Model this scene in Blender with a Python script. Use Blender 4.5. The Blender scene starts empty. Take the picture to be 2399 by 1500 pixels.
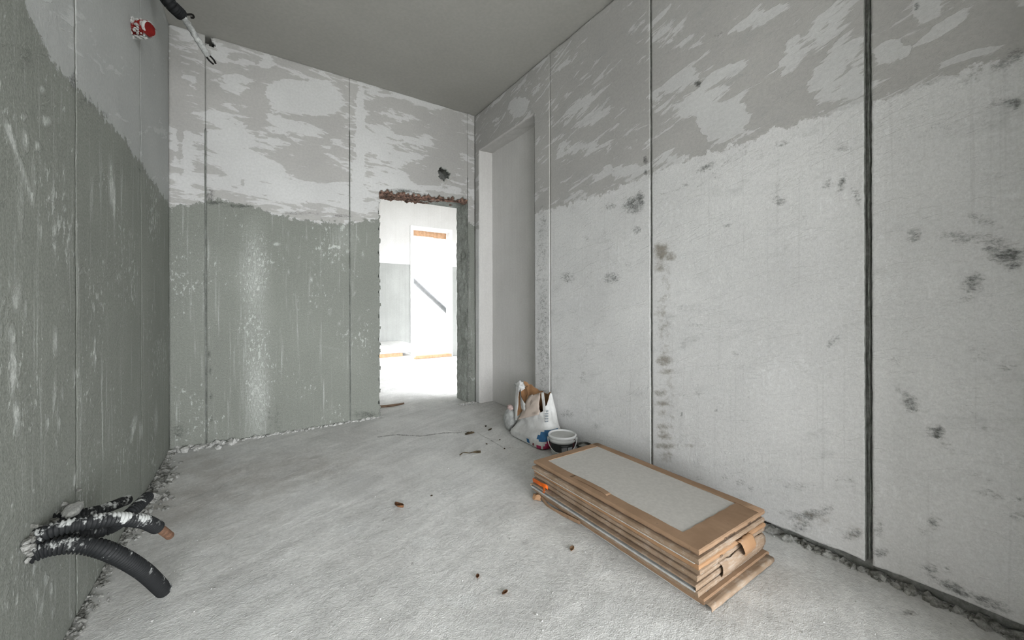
import bpy, bmesh, math, random
import numpy as np
from mathutils import Vector, Matrix

S = bpy.context.scene
COL = S.collection
random.seed(7)
RNG = np.random.default_rng(7)

# ------------------------------------------------------------------ camera, world, light, exposure
CAM_H = 1.08
F_PX, CX, CY = 912.3, 1199.5, 711.0
YAW, ROLL = math.radians(33.79), math.radians(-0.146)
FWD = np.array([math.sin(YAW), math.cos(YAW), 0.0])
RGT0 = np.array([math.cos(YAW), -math.sin(YAW), 0.0])
UP0 = np.array([0, 0, 1.0])
RGT = math.cos(ROLL) * RGT0 + math.sin(ROLL) * UP0
UPV = -math.sin(ROLL) * RGT0 + math.cos(ROLL) * UP0
EYE = np.array([0, 0, CAM_H])

cam_d = bpy.data.cameras.new('camera')
cam_d.sensor_width = 36.0
cam_d.lens = 36.0 * F_PX / 2399.0
cam_d.shift_y = (CY - 750.0) / 2399.0
cam_d.clip_start = 0.02
cam = bpy.data.objects.new('camera', cam_d)
COL.objects.link(cam)
m3 = Matrix((RGT, UPV, -FWD)).transposed()
cam.matrix_world = Matrix.Translation(EYE) @ m3.to_4x4()
S.camera = cam

world = bpy.data.worlds.new('world')
S.world = world
world.use_nodes = True
bg = world.node_tree.nodes['Background']
bg.inputs['Color'].default_value = (0.965, 0.985, 1.0, 1)
bg.inputs['Strength'].default_value = 8.0

def portal(name, loc, rot, sx, sy):
    l = bpy.data.lights.new(name, 'AREA'); l.shape = 'RECTANGLE'; l.size = sx; l.size_y = sy
    l.cycles.is_portal = True
    o = bpy.data.objects.new(name, l); COL.objects.link(o); o.location = loc; o.rotation_euler = rot
    return o

S.view_settings.view_transform = 'Standard'
S.view_settings.look = 'None'
S.view_settings.gamma = 1.0
S.view_settings.use_curve_mapping = False
S.view_settings.exposure = 1.27

# ------------------------------------------------------------------ pixel -> place
def ray(u, v):
    return FWD + (u - CX) / F_PX * RGT - (v - CY) / F_PX * UPV
def hit(u, v, ax, val):
    d = ray(u, v)
    return EYE + d * (val - EYE[ax]) / d[ax]
def onfloor(u, v, z=0.0):
    return hit(u, v, 2, z)

XR, YB, XL, H = 2.047, 3.787, -0.504, 3.145     # right wall, back wall, left wall, ceiling
YR = -5.0                                        # wall behind the camera
DT = 0.27                                        # back wall thickness
DX0, DX1 = 1.014, 1.955                          # doorway
YF = 7.36                                        # far wall of the adjoining room

# ------------------------------------------------------------------ helpers: objects
def put(o, parent=None, **props):
    if o.name not in COL.objects: COL.objects.link(o)
    if parent is not None: o.parent = parent
    for k, v in props.items(): o[k] = v
    return o
def mesh_obj(name, verts, faces, mat=None, parent=None, smooth=False, **props):
    me = bpy.data.meshes.new(name)
    me.from_pydata([tuple(map(float, v)) for v in verts], [], [tuple(map(int, f)) for f in faces])
    me.update()
    if mat is not None: me.materials.append(mat)
    if smooth:
        me.polygons.foreach_set('use_smooth', [True] * len(me.polygons))
    return put(bpy.data.objects.new(name, me), parent, **props)
def bm_obj(name, bm, mat=None, parent=None, smooth=False, **props):
    me = bpy.data.meshes.new(name); bm.to_mesh(me); bm.free()
    if mat is not None: me.materials.append(mat)
    if smooth: me.polygons.foreach_set('use_smooth', [True] * len(me.polygons))
    return put(bpy.data.objects.new(name, me), parent, **props)
def empty(name, loc=(0, 0, 0), rz=0.0, **props):
    o = bpy.data.objects.new(name, None); o.location = loc; o.rotation_euler = (0, 0, rz)
    o.empty_display_size = 0.05
    return put(o, None, **props)
def box_vf(x0, x1, y0, y1, z0, z1):
    v = [(x0,y0,z0),(x1,y0,z0),(x1,y1,z0),(x0,y1,z0),(x0,y0,z1),(x1,y0,z1),(x1,y1,z1),(x0,y1,z1)]
    f = [(0,3,2,1),(4,5,6,7),(0,1,5,4),(1,2,6,5),(2,3,7,6),(3,0,4,7)]
    return v, f
def boxes_obj(name, boxes, mat, parent=None, bevel=0.0, **props):
    bm = bmesh.new()
    for b in boxes:
        v, f = box_vf(*b)
        vs = [bm.verts.new(p) for p in v]
        for q in f: bm.faces.new([vs[i] for i in q])
    if bevel > 0:
        bmesh.ops.bevel(bm, geom=bm.edges[:], offset=bevel, segments=2, affect='EDGES', profile=0.6)
    return bm_obj(name, bm, mat, parent, **props)

def vnoise(a, b, scale, seed=0, octaves=4, rough=0.5):
    """value noise on numpy arrays, about -1..1"""
    out = np.zeros_like(a, dtype=float); amp = 1.0; tot = 0.0
    for o in range(octaves):
        rg = np.random.default_rng(seed * 131 + o)
        lat = rg.random((256, 256)) * 2 - 1
        x = a * scale + 37.3 * o; y = b * scale + 11.9 * o
        xi = np.floor(x).astype(int); yi = np.floor(y).astype(int)
        fx = x - xi; fy = y - yi
        fx = fx * fx * (3 - 2 * fx); fy = fy * fy * (3 - 2 * fy)
        g = lambda i, j: lat[(xi + i) % 256, (yi + j) % 256]
        out += amp * ((g(0,0) * (1-fx) + g(1,0) * fx) * (1-fy) + (g(0,1) * (1-fx) + g(1,1) * fx) * fy)
        tot += amp; amp *= rough; scale *= 2
    return out / tot

# ------------------------------------------------------------------ helpers: node materials
class Mat:
    def __init__(s, name):
        s.m = bpy.data.materials.new(name); s.m.use_nodes = True
        s.t = s.m.node_tree; s.b = s.t.nodes['Principled BSDF']
        s.b.inputs['Roughness'].default_value = 0.9
        s.b.inputs['Specular IOR Level'].default_value = 0.25
    def node(s, typ, **k):
        n = s.t.nodes.new(typ)
        for a, b in k.items(): setattr(n, a, b)
        return n
    def setin(s, sock, v):
        if isinstance(v, bpy.types.NodeSocket): s.t.links.new(v, sock)
        elif isinstance(v, (tuple, list)) and len(v) == 3 and sock.type == 'RGBA': sock.default_value = (*v, 1)
        else: sock.default_value = v
    def ma(s, op, a, b=0.0, c=0.0, clamp=False):
        n = s.node('ShaderNodeMath', operation=op, use_clamp=clamp)
        for i, v in enumerate((a, b, c)): s.setin(n.inputs[i], v)
        return n.outputs[0]
    def add(s, a, b): return s.ma('ADD', a, b)
    def sub(s, a, b): return s.ma('SUBTRACT', a, b)
    def mul(s, a, b): return s.ma('MULTIPLY', a, b)
    def mx(s, a, b): return s.ma('MAXIMUM', a, b)
    def step(s, v, lo, hi, t0=0.0, t1=1.0):
        n = s.node('ShaderNodeMapRange', interpolation_type='SMOOTHSTEP')
        for i, x in enumerate((v, lo, hi, t0, t1)): s.setin(n.inputs[i], x)
        return n.outputs[0]
    def pos(s): return s.node('ShaderNodeNewGeometry').outputs['Position']
    def obj(s): return s.node('ShaderNodeTexCoord').outputs['Object']
    def xyz(s, v):
        n = s.node('ShaderNodeSeparateXYZ'); s.setin(n.inputs[0], v); return n.outputs[0], n.outputs[1], n.outputs[2]
    def vec(s, x, y, z=0.0):
        n = s.node('ShaderNodeCombineXYZ')
        for i, v in enumerate((x, y, z)): s.setin(n.inputs[i], v)
        return n.outputs[0]
    def noise(s, vec, scale=5.0, detail=4.0, rough=0.55, dist=0.0, dims='3D'):
        n = s.node('ShaderNodeTexNoise', noise_dimensions=dims)
        s.setin(n.inputs['Vector'], vec); n.inputs['Scale'].default_value = scale
        n.inputs['Detail'].default_value = detail; n.inputs['Roughness'].default_value = rough
        n.inputs['Distortion'].default_value = dist
        return n.outputs[0]
    def voro(s, vec, scale, feature='F1'):
        n = s.node('ShaderNodeTexVoronoi', feature=feature)
        s.setin(n.inputs['Vector'], vec); n.inputs['Scale'].default_value = scale
        return n.outputs['Distance']
    def mix(s, f, a, b):
        n = s.node('ShaderNodeMix', data_type='RGBA')
        s.setin(n.inputs[0], f); s.setin(n.inputs[6], a); s.setin(n.inputs[7], b)
        return n.outputs[2]
    def shade(s, col, f):            # colour times a scalar
        n = s.node('ShaderNodeVectorMath', operation='SCALE'); s.setin(n.inputs[0], col); s.setin(n.inputs['Scale'], f)
        return n.outputs[0]
    def attr(s, name): return s.node('ShaderNodeAttribute', attribute_name=name).outputs['Fac']
    def bump(s, h, strength=0.4, dist=0.01):
        n = s.node('ShaderNodeBump'); s.setin(n.inputs['Height'], h)
        n.inputs['Strength'].default_value = strength; n.inputs['Distance'].default_value = dist
        s.t.links.new(n.outputs[0], s.b.inputs['Normal'])
    def base(s, c): s.setin(s.b.inputs['Base Color'], c)
    def rough(s, v): s.setin(s.b.inputs['Roughness'], v)

def srgb(r, g, b):
    f = lambda c: c / 12.92 if c <= 0.04045 else ((c + 0.055) / 1.055) ** 2.4
    return tuple(f(x / 255.0) for x in (r, g, b))

def simple_mat(name, col, rough=0.8, var=0.12, scale=20.0, bump=0.15, spec=0.25, col2=None, metallic=0.0):
    M = Mat(name); p = M.obj()
    n = M.noise(p, scale, 5, 0.6)
    c2 = col2 if col2 is not None else tuple(x * (1 - 2.2 * var) for x in col)
    M.base(M.mix(M.step(n, 0.35, 0.68), c2, col))
    M.rough(rough); M.b.inputs['Specular IOR Level'].default_value = spec
    M.b.inputs['Metallic'].default_value = metallic
    if bump: M.bump(M.noise(p, scale * 3, 4, 0.6), bump, 0.004)
    return M.m

def wall_mat(name, axis, up_a, up_b, low_a, low_b, ang, smear_thr, streak, pale_low, sx=2.0, sz=9.0, grit=0.1, mottle=0.0, bmp=0.6):
    """bare plaster: upper band of smeared skim coat, lower band of older plaster; stains ride on vertex masks"""
    M = Mat(name); P = M.pos(); x, y, z = M.xyz(P)
    a = y if axis == 'y' else x
    ca, sa = math.cos(ang), math.sin(ang)
    al = M.add(M.mul(a, ca), M.mul(z, sa)); ac = M.add(M.mul(a, -sa), M.mul(z, ca))
    wob = M.noise(M.vec(a, z), 3.0, 3, 0.5)
    smv = M.vec(M.mul(al, sx), M.mul(M.add(ac, M.mul(wob, 0.05)), sz))
    n1 = M.noise(smv, 1.0, 5.5, 0.6, 0.9)
    n1b = M.noise(M.vec(M.mul(al, 5.5), M.mul(ac, 22.0)), 1.0, 4, 0.6, 0.6)
    white = M.attr('white'); dark = M.attr('dark'); brown = M.attr('brown'); zone = M.attr('zone')
    nn = M.add(M.mul(n1, 0.62), M.mul(n1b, 0.38))
    smear = M.step(M.add(nn, M.mul(white, 0.35)), smear_thr, smear_thr + 0.035)
    fine = M.noise(M.vec(M.mul(a, 1.0), M.mul(z, 1.0)), 60.0, 4, 0.65)
    cloud = M.noise(M.vec(a, z), 1.4, 4, 0.55)
    cu = M.mix(smear, up_a, up_b)
    # lower band
    vs = M.noise(M.vec(M.mul(a, 60.0), M.mul(z, 2.2)), 1.0, 4, 0.6)
    vs2 = M.noise(M.vec(M.mul(a, 16.0), M.mul(z, 0.7)), 1.0, 3, 0.6)
    speck = M.noise(M.vec(M.mul(a, 46.0), M.mul(z, 22.0)), 1.0, 5, 0.7)
    dens = M.noise(M.vec(M.mul(a, 2.6), M.mul(z, 2.0)), 1.0, 3, 0.55)
    sp = M.step(M.add(M.add(speck, M.mul(M.sub(dens, 0.5), 0.55)), M.mul(white, 0.12)), pale_low, pale_low + 0.07)
    st = M.step(vs, 0.50, 0.72)
    lowm = M.mx(M.mul(sp, 0.75), M.mul(M.mul(st, M.step(vs2, 0.45, 0.7)), streak))
    vfl = M.noise(M.vec(M.mul(a, 150.0), M.mul(z, 26.0)), 1.0, 4, 0.7)
    wl_ = M.step(M.add(M.mul(white, 0.75), M.mul(M.sub(vfl, 0.5), 1.7)), 0.28, 0.72)
    lowm = M.ma('MINIMUM', M.add(M.add(lowm, M.mul(white, 0.30)), M.mul(M.mul(wl_, M.step(white, 0.0, 0.2)), 0.40)), 1.0)
    cl = M.mix(lowm, low_a, low_b)
    edge = M.add(M.mul(M.sub(M.noise(M.vec(a, z), 22.0, 5, 0.7), 0.5), 0.75), M.mul(M.sub(M.noise(M.vec(a, z), 5.0, 3, 0.5), 0.5), 0.5))
    zm = M.step(M.add(zone, edge), 0.47, 0.53)
    c = M.mix(zm, cu, cl)
    c = M.shade(c, M.step(cloud, 0.2, 0.8, 0.90, 1.07))
    c = M.shade(c, M.step(fine, 0.25, 0.75, 0.93, 1.05))
    g2 = M.noise(M.vec(M.mul(a, 170.0), M.mul(z, 120.0)), 1.0, 3, 0.7)
    c = M.mix(zm, c, M.shade(c, M.step(g2, 0.3, 0.7, 1.0 - grit, 1.0 + grit * 0.8)))
    if mottle > 0:
        mo = M.noise(M.vec(M.mul(al, 5.0), M.mul(ac, 11.0)), 1.0, 7, 0.75)
        mo2 = M.noise(M.vec(a, z), 1.7, 3, 0.5)
        c = M.mix(M.mul(M.mul(M.step(mo, 0.50, 0.74), M.step(mo2, 0.40, 0.65)), mottle), c, (0.30, 0.31, 0.305))
        dr = M.noise(M.vec(M.mul(a, 55.0), M.mul(z, 0.9)), 1.0, 2, 0.5)
        c = M.shade(c, M.step(M.mul(M.step(dr, 0.60, 0.72), zm), 0.0, 1.0, 1.0, 0.94))
    grime = M.add(M.mul(M.noise(M.vec(M.mul(a, 22.0), M.mul(z, 34.0)), 1.0, 6, 0.75), 0.6), M.mul(M.noise(M.vec(M.mul(a, 80.0), M.mul(z, 110.0)), 1.0, 3, 0.7), 0.4))
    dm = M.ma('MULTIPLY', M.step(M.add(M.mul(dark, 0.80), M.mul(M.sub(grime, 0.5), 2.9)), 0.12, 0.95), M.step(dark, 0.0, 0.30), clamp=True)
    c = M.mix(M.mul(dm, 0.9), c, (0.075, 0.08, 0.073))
    bn = M.noise(M.vec(M.mul(a, 24.0), M.mul(z, 30.0)), 1.0, 5, 0.7)
    bm_ = M.ma('MULTIPLY', M.step(M.add(M.mul(brown, 0.75), M.mul(M.sub(bn, 0.5), 1.8)), 0.1, 0.9), M.step(brown, 0.02, 0.3), clamp=True)
    c = M.mix(M.mul(bm_, 0.75), c, (0.17, 0.145, 0.105))
    M.base(c); M.rough(0.93)
    grain = M.noise(P, 190.0, 3, 0.6)
    hgt = M.add(M.add(M.mul(fine, 0.5), M.mul(grain, 0.35)), M.add(M.mul(smear, 0.25), M.add(M.mul(M.sub(1.0, zm), 0.5), M.add(M.mul(speck, M.mul(zm, 0.6)), M.mul(dm, -0.5)))))
    M.bump(hgt, bmp, 0.005)
    return M.m

MAT = {}
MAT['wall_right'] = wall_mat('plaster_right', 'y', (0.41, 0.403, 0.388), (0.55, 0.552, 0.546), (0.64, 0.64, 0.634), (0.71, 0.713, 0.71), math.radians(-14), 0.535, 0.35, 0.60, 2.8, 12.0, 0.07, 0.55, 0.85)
MAT['wall_back'] = wall_mat('plaster_back', 'x', (0.41, 0.403, 0.388), (0.55, 0.552, 0.546), (0.225, 0.236, 0.212), (0.48, 0.496, 0.472), math.radians(-4), 0.515, 0.75, 0.625, 3.8, 13.0, 0.16, 0.0, 0.7)
MAT['wall_left'] = wall_mat('plaster_left', 'y', (0.40, 0.41, 0.40), (0.47, 0.485, 0.475), (0.225, 0.236, 0.212), (0.48, 0.496, 0.472), math.radians(20), 0.56, 1.0, 0.61, 1.2, 6.0, 0.18, 0.0, 0.8)

def mortar_mat(name, a, b, scale=14, bump=0.8):
    M = Mat(name); P = M.pos()
    n = M.noise(P, scale, 6, 0.65); n2 = M.noise(P, scale * 6, 4, 0.7)
    M.base(M.shade(M.mix(M.step(n, 0.35, 0.66), a, b), M.step(n2, 0.25, 0.75, 0.7, 1.1)))
    M.rough(0.95); M.bump(M.add(n, M.mul(n2, 0.5)), bump, 0.008)
    return M.m
MAT['backing'] = mortar_mat('dark_mortar', (0.19, 0.195, 0.18), (0.30, 0.305, 0.29))
MAT['reveal'] = mortar_mat('green_grey_cement', (0.25, 0.265, 0.24), (0.41, 0.43, 0.40), 10)
MAT['rubble'] = mortar_mat('crumbled_mortar', (0.16, 0.16, 0.145), (0.42, 0.42, 0.40), 30)
MAT['rubble_pale'] = mortar_mat('pale_plaster_crumb', (0.40, 0.40, 0.385), (0.66, 0.66, 0.64), 25)
MAT['brick'] = mortar_mat('broken_brick', (0.075, 0.055, 0.045), (0.36, 0.22, 0.17), 36)
def smooth_plaster(name, a, b):
    M = Mat(name); P = M.pos(); x, y, z = M.xyz(P)
    n = M.noise(P, 1.8, 4, 0.55); st = M.noise(M.vec(M.mul(M.add(x, y), 26.0), 0.0, M.mul(z, 0.8)), 1.0, 3, 0.6); f = M.noise(P, 70, 4, 0.6)
    c = M.mix(M.step(M.add(M.mul(n, 0.7), M.mul(st, 0.3)), 0.35, 0.66), a, b)
    M.base(M.shade(c, M.step(f, 0.25, 0.75, 0.95, 1.04))); M.rough(0.93); M.bump(f, 0.3, 0.003)
    return M.m
MAT['niche'] = smooth_plaster('niche_plaster', (0.56, 0.55, 0.535), (0.62, 0.61, 0.595))
MAT['niche_pale'] = smooth_plaster('niche_reveal_plaster', (0.56, 0.55, 0.535), (0.62, 0.61, 0.595))
MAT['far_up'] = smooth_plaster('adjoining_upper_plaster', (0.52, 0.512, 0.505), (0.58, 0.574, 0.568))
MAT['far_low'] = smooth_plaster('adjoining_lower_cement', (0.26, 0.266, 0.258), (0.32, 0.326, 0.318))

def ceiling_mat():
    M = Mat('ceiling_plaster'); P = M.pos()
    n = M.noise(P, 1.1, 4, 0.5); f = M.noise(P, 40, 4, 0.6)
    c = M.mix(M.step(n, 0.3, 0.7), (0.42, 0.412, 0.385), (0.46, 0.452, 0.425))
    M.base(M.shade(c, M.step(f, 0.25, 0.75, 0.95, 1.04))); M.rough(0.95)
    M.bump(M.add(f, M.mul(n, 2.0)), 0.25, 0.004)
    return M.m
MAT['ceiling'] = ceiling_mat()

def floor_mat():
    M = Mat('floor_screed'); P = M.pos(); x, y, z = M.xyz(P)
    big = M.noise(P, 1.1, 4, 0.55); mid = M.noise(P, 6.0, 5, 0.65, 0.4); fine = M.noise(P, 60.0, 4, 0.7); grit = M.noise(P, 220.0, 3, 0.6)
    white = M.attr('white'); dark = M.attr('dark'); brown = M.attr('brown')
    c = M.mix(M.step(big, 0.3, 0.7), (0.65, 0.645, 0.63), (0.72, 0.72, 0.71))
    c = M.mix(M.mul(M.step(M.add(mid, M.mul(white, 0.5)), 0.58, 0.74), 0.55), c, (0.75, 0.755, 0.745))
    # trowel sweeps
    sw = M.noise(M.vec(M.mul(M.add(M.mul(x, 0.9), M.mul(y, 0.35)), 1.6), M.mul(M.sub(M.mul(y, 0.9), M.mul(x, 0.35)), 14.0)), 1.0, 4, 0.6, 0.5)
    c = M.shade(c, M.step(sw, 0.25, 0.75, 0.92, 1.06))
    c = M.shade(c, M.step(M.noise(P, 3.1, 6, 0.7, 0.6), 0.34, 0.66, 0.86, 1.04))
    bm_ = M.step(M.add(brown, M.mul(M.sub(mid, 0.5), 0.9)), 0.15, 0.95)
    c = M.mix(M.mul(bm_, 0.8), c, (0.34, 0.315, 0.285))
    dm = M.mul(M.step(M.add(M.mul(dark, 0.8), M.sub(M.noise(P, 34.0, 5, 0.7), 0.5)), 0.15, 0.65), M.step(dark, 0.02, 0.25))
    c = M.mix(M.mul(dm, 0.8), c, (0.08, 0.078, 0.068))
    c = M.shade(c, M.step(fine, 0.25, 0.75, 0.86, 1.08))
    # lime specks
    spk = M.step(M.noise(M.vec(M.mul(x, 38.0), M.mul(y, 38.0)), 1.0, 2, 0.5), 0.72, 0.76)
    c = M.mix(M.mul(spk, 0.6), c, (0.62, 0.63, 0.61))
    M.base(c); M.rough(M.step(big, 0.3, 0.7, 0.82, 0.95))
    M.bump(M.add(M.add(M.mul(mid, 1.2), M.mul(fine, 0.6)), M.add(M.mul(grit, 0.5), M.add(M.mul(sw, 0.5), M.mul(dm, -0.6)))), 0.8, 0.006)
    return M.m
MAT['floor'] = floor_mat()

# ------------------------------------------------------------------ wall panels
def to3(wall, a, z, d):
    if wall == 'right': return np.stack([XR + d, a, z], -1)
    if wall == 'left': return np.stack([XL - d, a, z], -1)
    if wall == 'back': return np.stack([a, YB + d, z], -1)
    if wall == 'floor': return np.stack([a, z, -d], -1)
def wcoord(wall, u, v):
    if wall == 'right': p = hit(u, v, 0, XR); return np.array([p[1], p[2]])
    if wall == 'left': p = hit(u, v, 0, XL); return np.array([p[1], p[2]])
    if wall == 'back': p = hit(u, v, 1, YB); return np.array([p[0], p[2]])
    p = onfloor(u, v); return np.array([p[0], p[1]])

def blob(wall, A, Z, u, v, ru, rv, rot=0.0):
    c = wcoord(wall, u, v); cr, sr = math.cos(math.radians(rot)), math.sin(math.radians(rot))
    e1 = wcoord(wall, u + ru * cr, v + ru * sr) - c; e2 = wcoord(wall, u - rv * sr, v + rv * cr) - c
    Mi = np.linalg.inv(np.array([e1, e2]).T)
    x = A - c[0]; y = Z - c[1]
    p = Mi[0, 0] * x + Mi[0, 1] * y; q = Mi[1, 0] * x + Mi[1, 1] * y
    r = np.sqrt(p * p + q * q)
    return np.clip(1.5 - r, 0, 1)
def stroke(wall, A, Z, pts, w):
    """soft line through photo pixels; w in metres"""
    out = np.zeros_like(A)
    P = [wcoord(wall, *q) for q in pts]
    for p, q in zip(P[:-1], P[1:]):
        d = q - p; L = max(float(d @ d), 1e-9)
        t = np.clip(((A - p[0]) * d[0] + (Z - p[1]) * d[1]) / L, 0, 1)
        r = np.hypot(A - p[0] - t * d[0], Z - p[1] - t * d[1]) / w
        out = np.maximum(out, np.clip(1.5 - r, 0, 1))
    return out

# ('attribute', 'b', u, v, ru, rv, strength, rot)   or ('attribute', 's', points, width, strength)
FEAT = {'right': [], 'left': [], 'back': [], 'floor': []}
def fb(wall, att, u, v, ru, rv, k=1.0, rot=0.0): FEAT[wall].append((att, 'b', u, v, ru, rv, k, rot))
def fs(wall, att, pts, w, k=1.0): FEAT[wall].append((att, 's', pts, w, k))

# right wall grime and dark marks, traced spot by spot
for u, v, ru, rv, k, rot in [
    (1482, 480, 24, 20, .75, 0), (1500, 470, 10, 22, .8, 0), (1490, 540, 12, 9, .6, 0), (1430, 485, 14, 9, .5, 0), (1432, 652, 18, 12, .65, 0),
    (1330, 650, 16, 14, .5, 0), (1375, 560, 8, 10, .3, 0), (1470, 620, 10, 8, .35, 0), (1512, 375, 5, 9, .8, 0), (1512, 405, 4, 7, .8, 0), (1410, 545, 12, 8, .3, 0),
    (1655, 392, 26, 8, .6, -25), (1680, 415, 8, 20, .25, -60), (1703, 528, 14, 5, .55, -15), (1825, 470, 14, 11, .6, 0), (1745, 358, 5, 6, .5, 0), (1830, 335, 20, 10, .35, 0),
    (1972, 428, 9, 20, .7, 20), (1938, 430, 12, 16, .45, 40), (1975, 348, 16, 10, .4, 0), (2005, 460, 9, 22, .5, -20), (1605, 435, 10, 6, .35, 0), (1878, 510, 10, 8, .3, 0),
    (2140, 550, 19, 16, .6, 0), (2360, 595, 52, 20, .85, 6), (2330, 565, 50, 14, .55, 12), (2300, 515, 50, 12, .5, 20), (2250, 555, 50, 16, .45, 5), (2370, 625, 26, 10, .7, 0),
    (2282, 665, 24, 26, .62, 30), (2262, 698, 18, 10, .5, 0), (2372, 238, 24, 12, .8, 10), (2330, 240, 24, 10, .5, -20), (2380, 245, 8, 12, .9, 0), (2200, 300, 60, 14, .25, -20),
    (2390, 130, 30, 20, .55, 0), (2340, 160, 50, 14, .4, -20), (2280, 185, 50, 14, .35, -20), (2180, 195, 40, 12, .3, -20), (2290, 830, 40, 20, .3, 0), (2360, 860, 30, 14, .4, 0),
    (2132, 945, 17, 26, .7, -42), (2108, 915, 10, 20, .4, -42), (2197, 1015, 13, 12, 1.25, 0), (2215, 1040, 13, 9, .6, 45), (2190, 1012, 22, 18, .45, 0), (2228, 1055, 8, 9, .5, 0),
    (2100, 845, 20, 9, .3, 45), (2145, 15, 6, 8, .9, 0), (2090, 670, 6, 3, .6, 0), (1950, 800, 26, 10, .42, -40), (1905, 690, 30, 12, .2, 0), (1725, 825, 14, 10, .3, 0), (1632, 762, 30, 6, .25, 0),
    (1635, 197, 8, 6, 1.3, 20), (1680, 82, 14, 4, .55, -25), (1597, 972, 3, 5, .9, 0), (1678, 960, 3, 5, .7, 0), (1635, 920, 9, 8, .3, 0),
    (1330, 970, 16, 12, .45, 0), (1365, 890, 10, 8, .3, 0), (1395, 1000, 10, 8, .4, 0), (1365, 880, 6, 12, .4, 30),
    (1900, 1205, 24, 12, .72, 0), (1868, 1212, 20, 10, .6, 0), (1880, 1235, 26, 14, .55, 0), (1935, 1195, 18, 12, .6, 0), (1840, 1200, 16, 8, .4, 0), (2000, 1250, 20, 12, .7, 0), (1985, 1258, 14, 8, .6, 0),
    (2190, 1222, 15, 20, .5, 30), (2175, 1245, 26, 10, .35, 0), (2058, 1235, 14, 26, .42, 0), (2062, 1295, 18, 14, .6, 0), (2180, 1340, 26, 16, .62, 25), (2240, 1380, 44, 12, .8, 24), (2320, 1415, 50, 12, .75, 22),  # ends with dark bands just above the wall base
    (1962, 1120, 10, 14, .35, 0), (1990, 1130, 20, 14, .3, 30), (1735, 1130, 12, 10, .35, 0), (1760, 1145, 10, 8, .35, 0), (1700, 1120, 10, 6, .3, 0), (1640, 1120, 12, 8, .35, 0), (1870, 1140, 40, 10, .32, 0),
    (2330, 1160, 50, 10, .42, 15), (2385, 1170, 20, 8, .5, 0), (2390, 1210, 24, 12, .5, 10), (2300, 1120, 40, 8, .3, 20), (2220, 1335, 10, 8, .6, 0), (2290, 1360, 9, 8, .5, 0), (2040, 1180, 20, 60, .2, 0),
    (2310, 1010, 60, 12, .22, 40), (2270, 960, 40, 16, .22, 40)]:
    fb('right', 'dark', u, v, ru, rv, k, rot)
for u, v, ru, rv, k in [(1548, 590, 18, 20, 1.1), (1570, 602, 12, 12, .9), (1545, 625, 14, 16, .7), (1555, 700, 18, 12, .45), (1552, 750, 22, 60, .4), (1556, 845, 18, 12, 1.0), (1560, 870, 16, 8, .8),
                        (1550, 920, 16, 8, .8), (1552, 945, 18, 7, .9), (1552, 970, 14, 14, .4), (1555, 1000, 18, 8, .75), (1556, 1020, 18, 14, .7), (1560, 1045, 26, 8, .85), (1560, 1070, 16, 14, .6), (1560, 815, 14, 20, .4),
                        (1560, 680, 12, 90, .35), (1570, 940, 12, 110, .3), (2010, 1250, 40, 20, .4), (1900, 1215, 60, 20, .35), (1620, 1045, 30, 4, .5)]:
    fb('right', 'brown', u, v, ru, rv, k)
for u, v, ru, rv, k, rot in [(1690, 285, 55, 36, .8, -8), (1640, 235, 60, 20, .5, -25), (1700, 170, 60, 12, .6, -28), (1590, 190, 40, 16, .4, -30), (1560, 80, 50, 14, .3, -30), (2080, 120, 26, 18, .9, -30), (2210, 65, 60, 11, .9, -32), (2115, 120, 14, 14, .6, 0),
                             (2270, 130, 90, 8, .8, -18), (2170, 20, 26, 22, .7, -30), (1960, 100, 60, 60, .32, -40), (1930, 190, 50, 22, .45, -45), (1855, 130, 26, 60, .3, 10), (1760, 50, 80, 10, .5, -28), (2000, 200, 20, 30, .4, 0),
                             (1340, 345, 40, 14, .3, -20), (1215, 250, 20, 18, .9, -45), (1400, 270, 60, 12, .35, -25), (1440, 400, 50, 10, .35, -18), (1360, 250, 30, 20, .3, -30), (2130, 300, 70, 40, .25, -20)]:
    fb('right', 'white', u, v, ru, rv, k, rot)
for u, v, ru, rv, k, rot in [(1820, 250, 60, 70, -.5, -20), (1560, 150, 40, 20, -.4, -30), (1620, 330, 30, 30, -.4, 0), (1780, 110, 50, 30, -.35, -25), (2330, 60, 60, 40, -.45, -20), (1400, 90, 60, 30, -.3, -35), (1460, 200, 40, 60, -.2, 0)]:
    fb('right', 'white', u, v, ru, rv, k, rot)
for uu in (1635, 1663, 1696, 1740, 1755, 1784):          # faint grey drip lines
    fs('right', 'dark', [(uu, 700 + (uu % 7) * 30), (uu + 1, 1120)], 0.006, .20)

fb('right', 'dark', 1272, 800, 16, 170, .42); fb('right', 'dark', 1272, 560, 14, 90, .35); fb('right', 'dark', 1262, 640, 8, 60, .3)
fs('right', 'dark', [(1540, 455), (1640, 435), (1740, 345), (1760, 335)], 0.006, .35)
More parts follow.
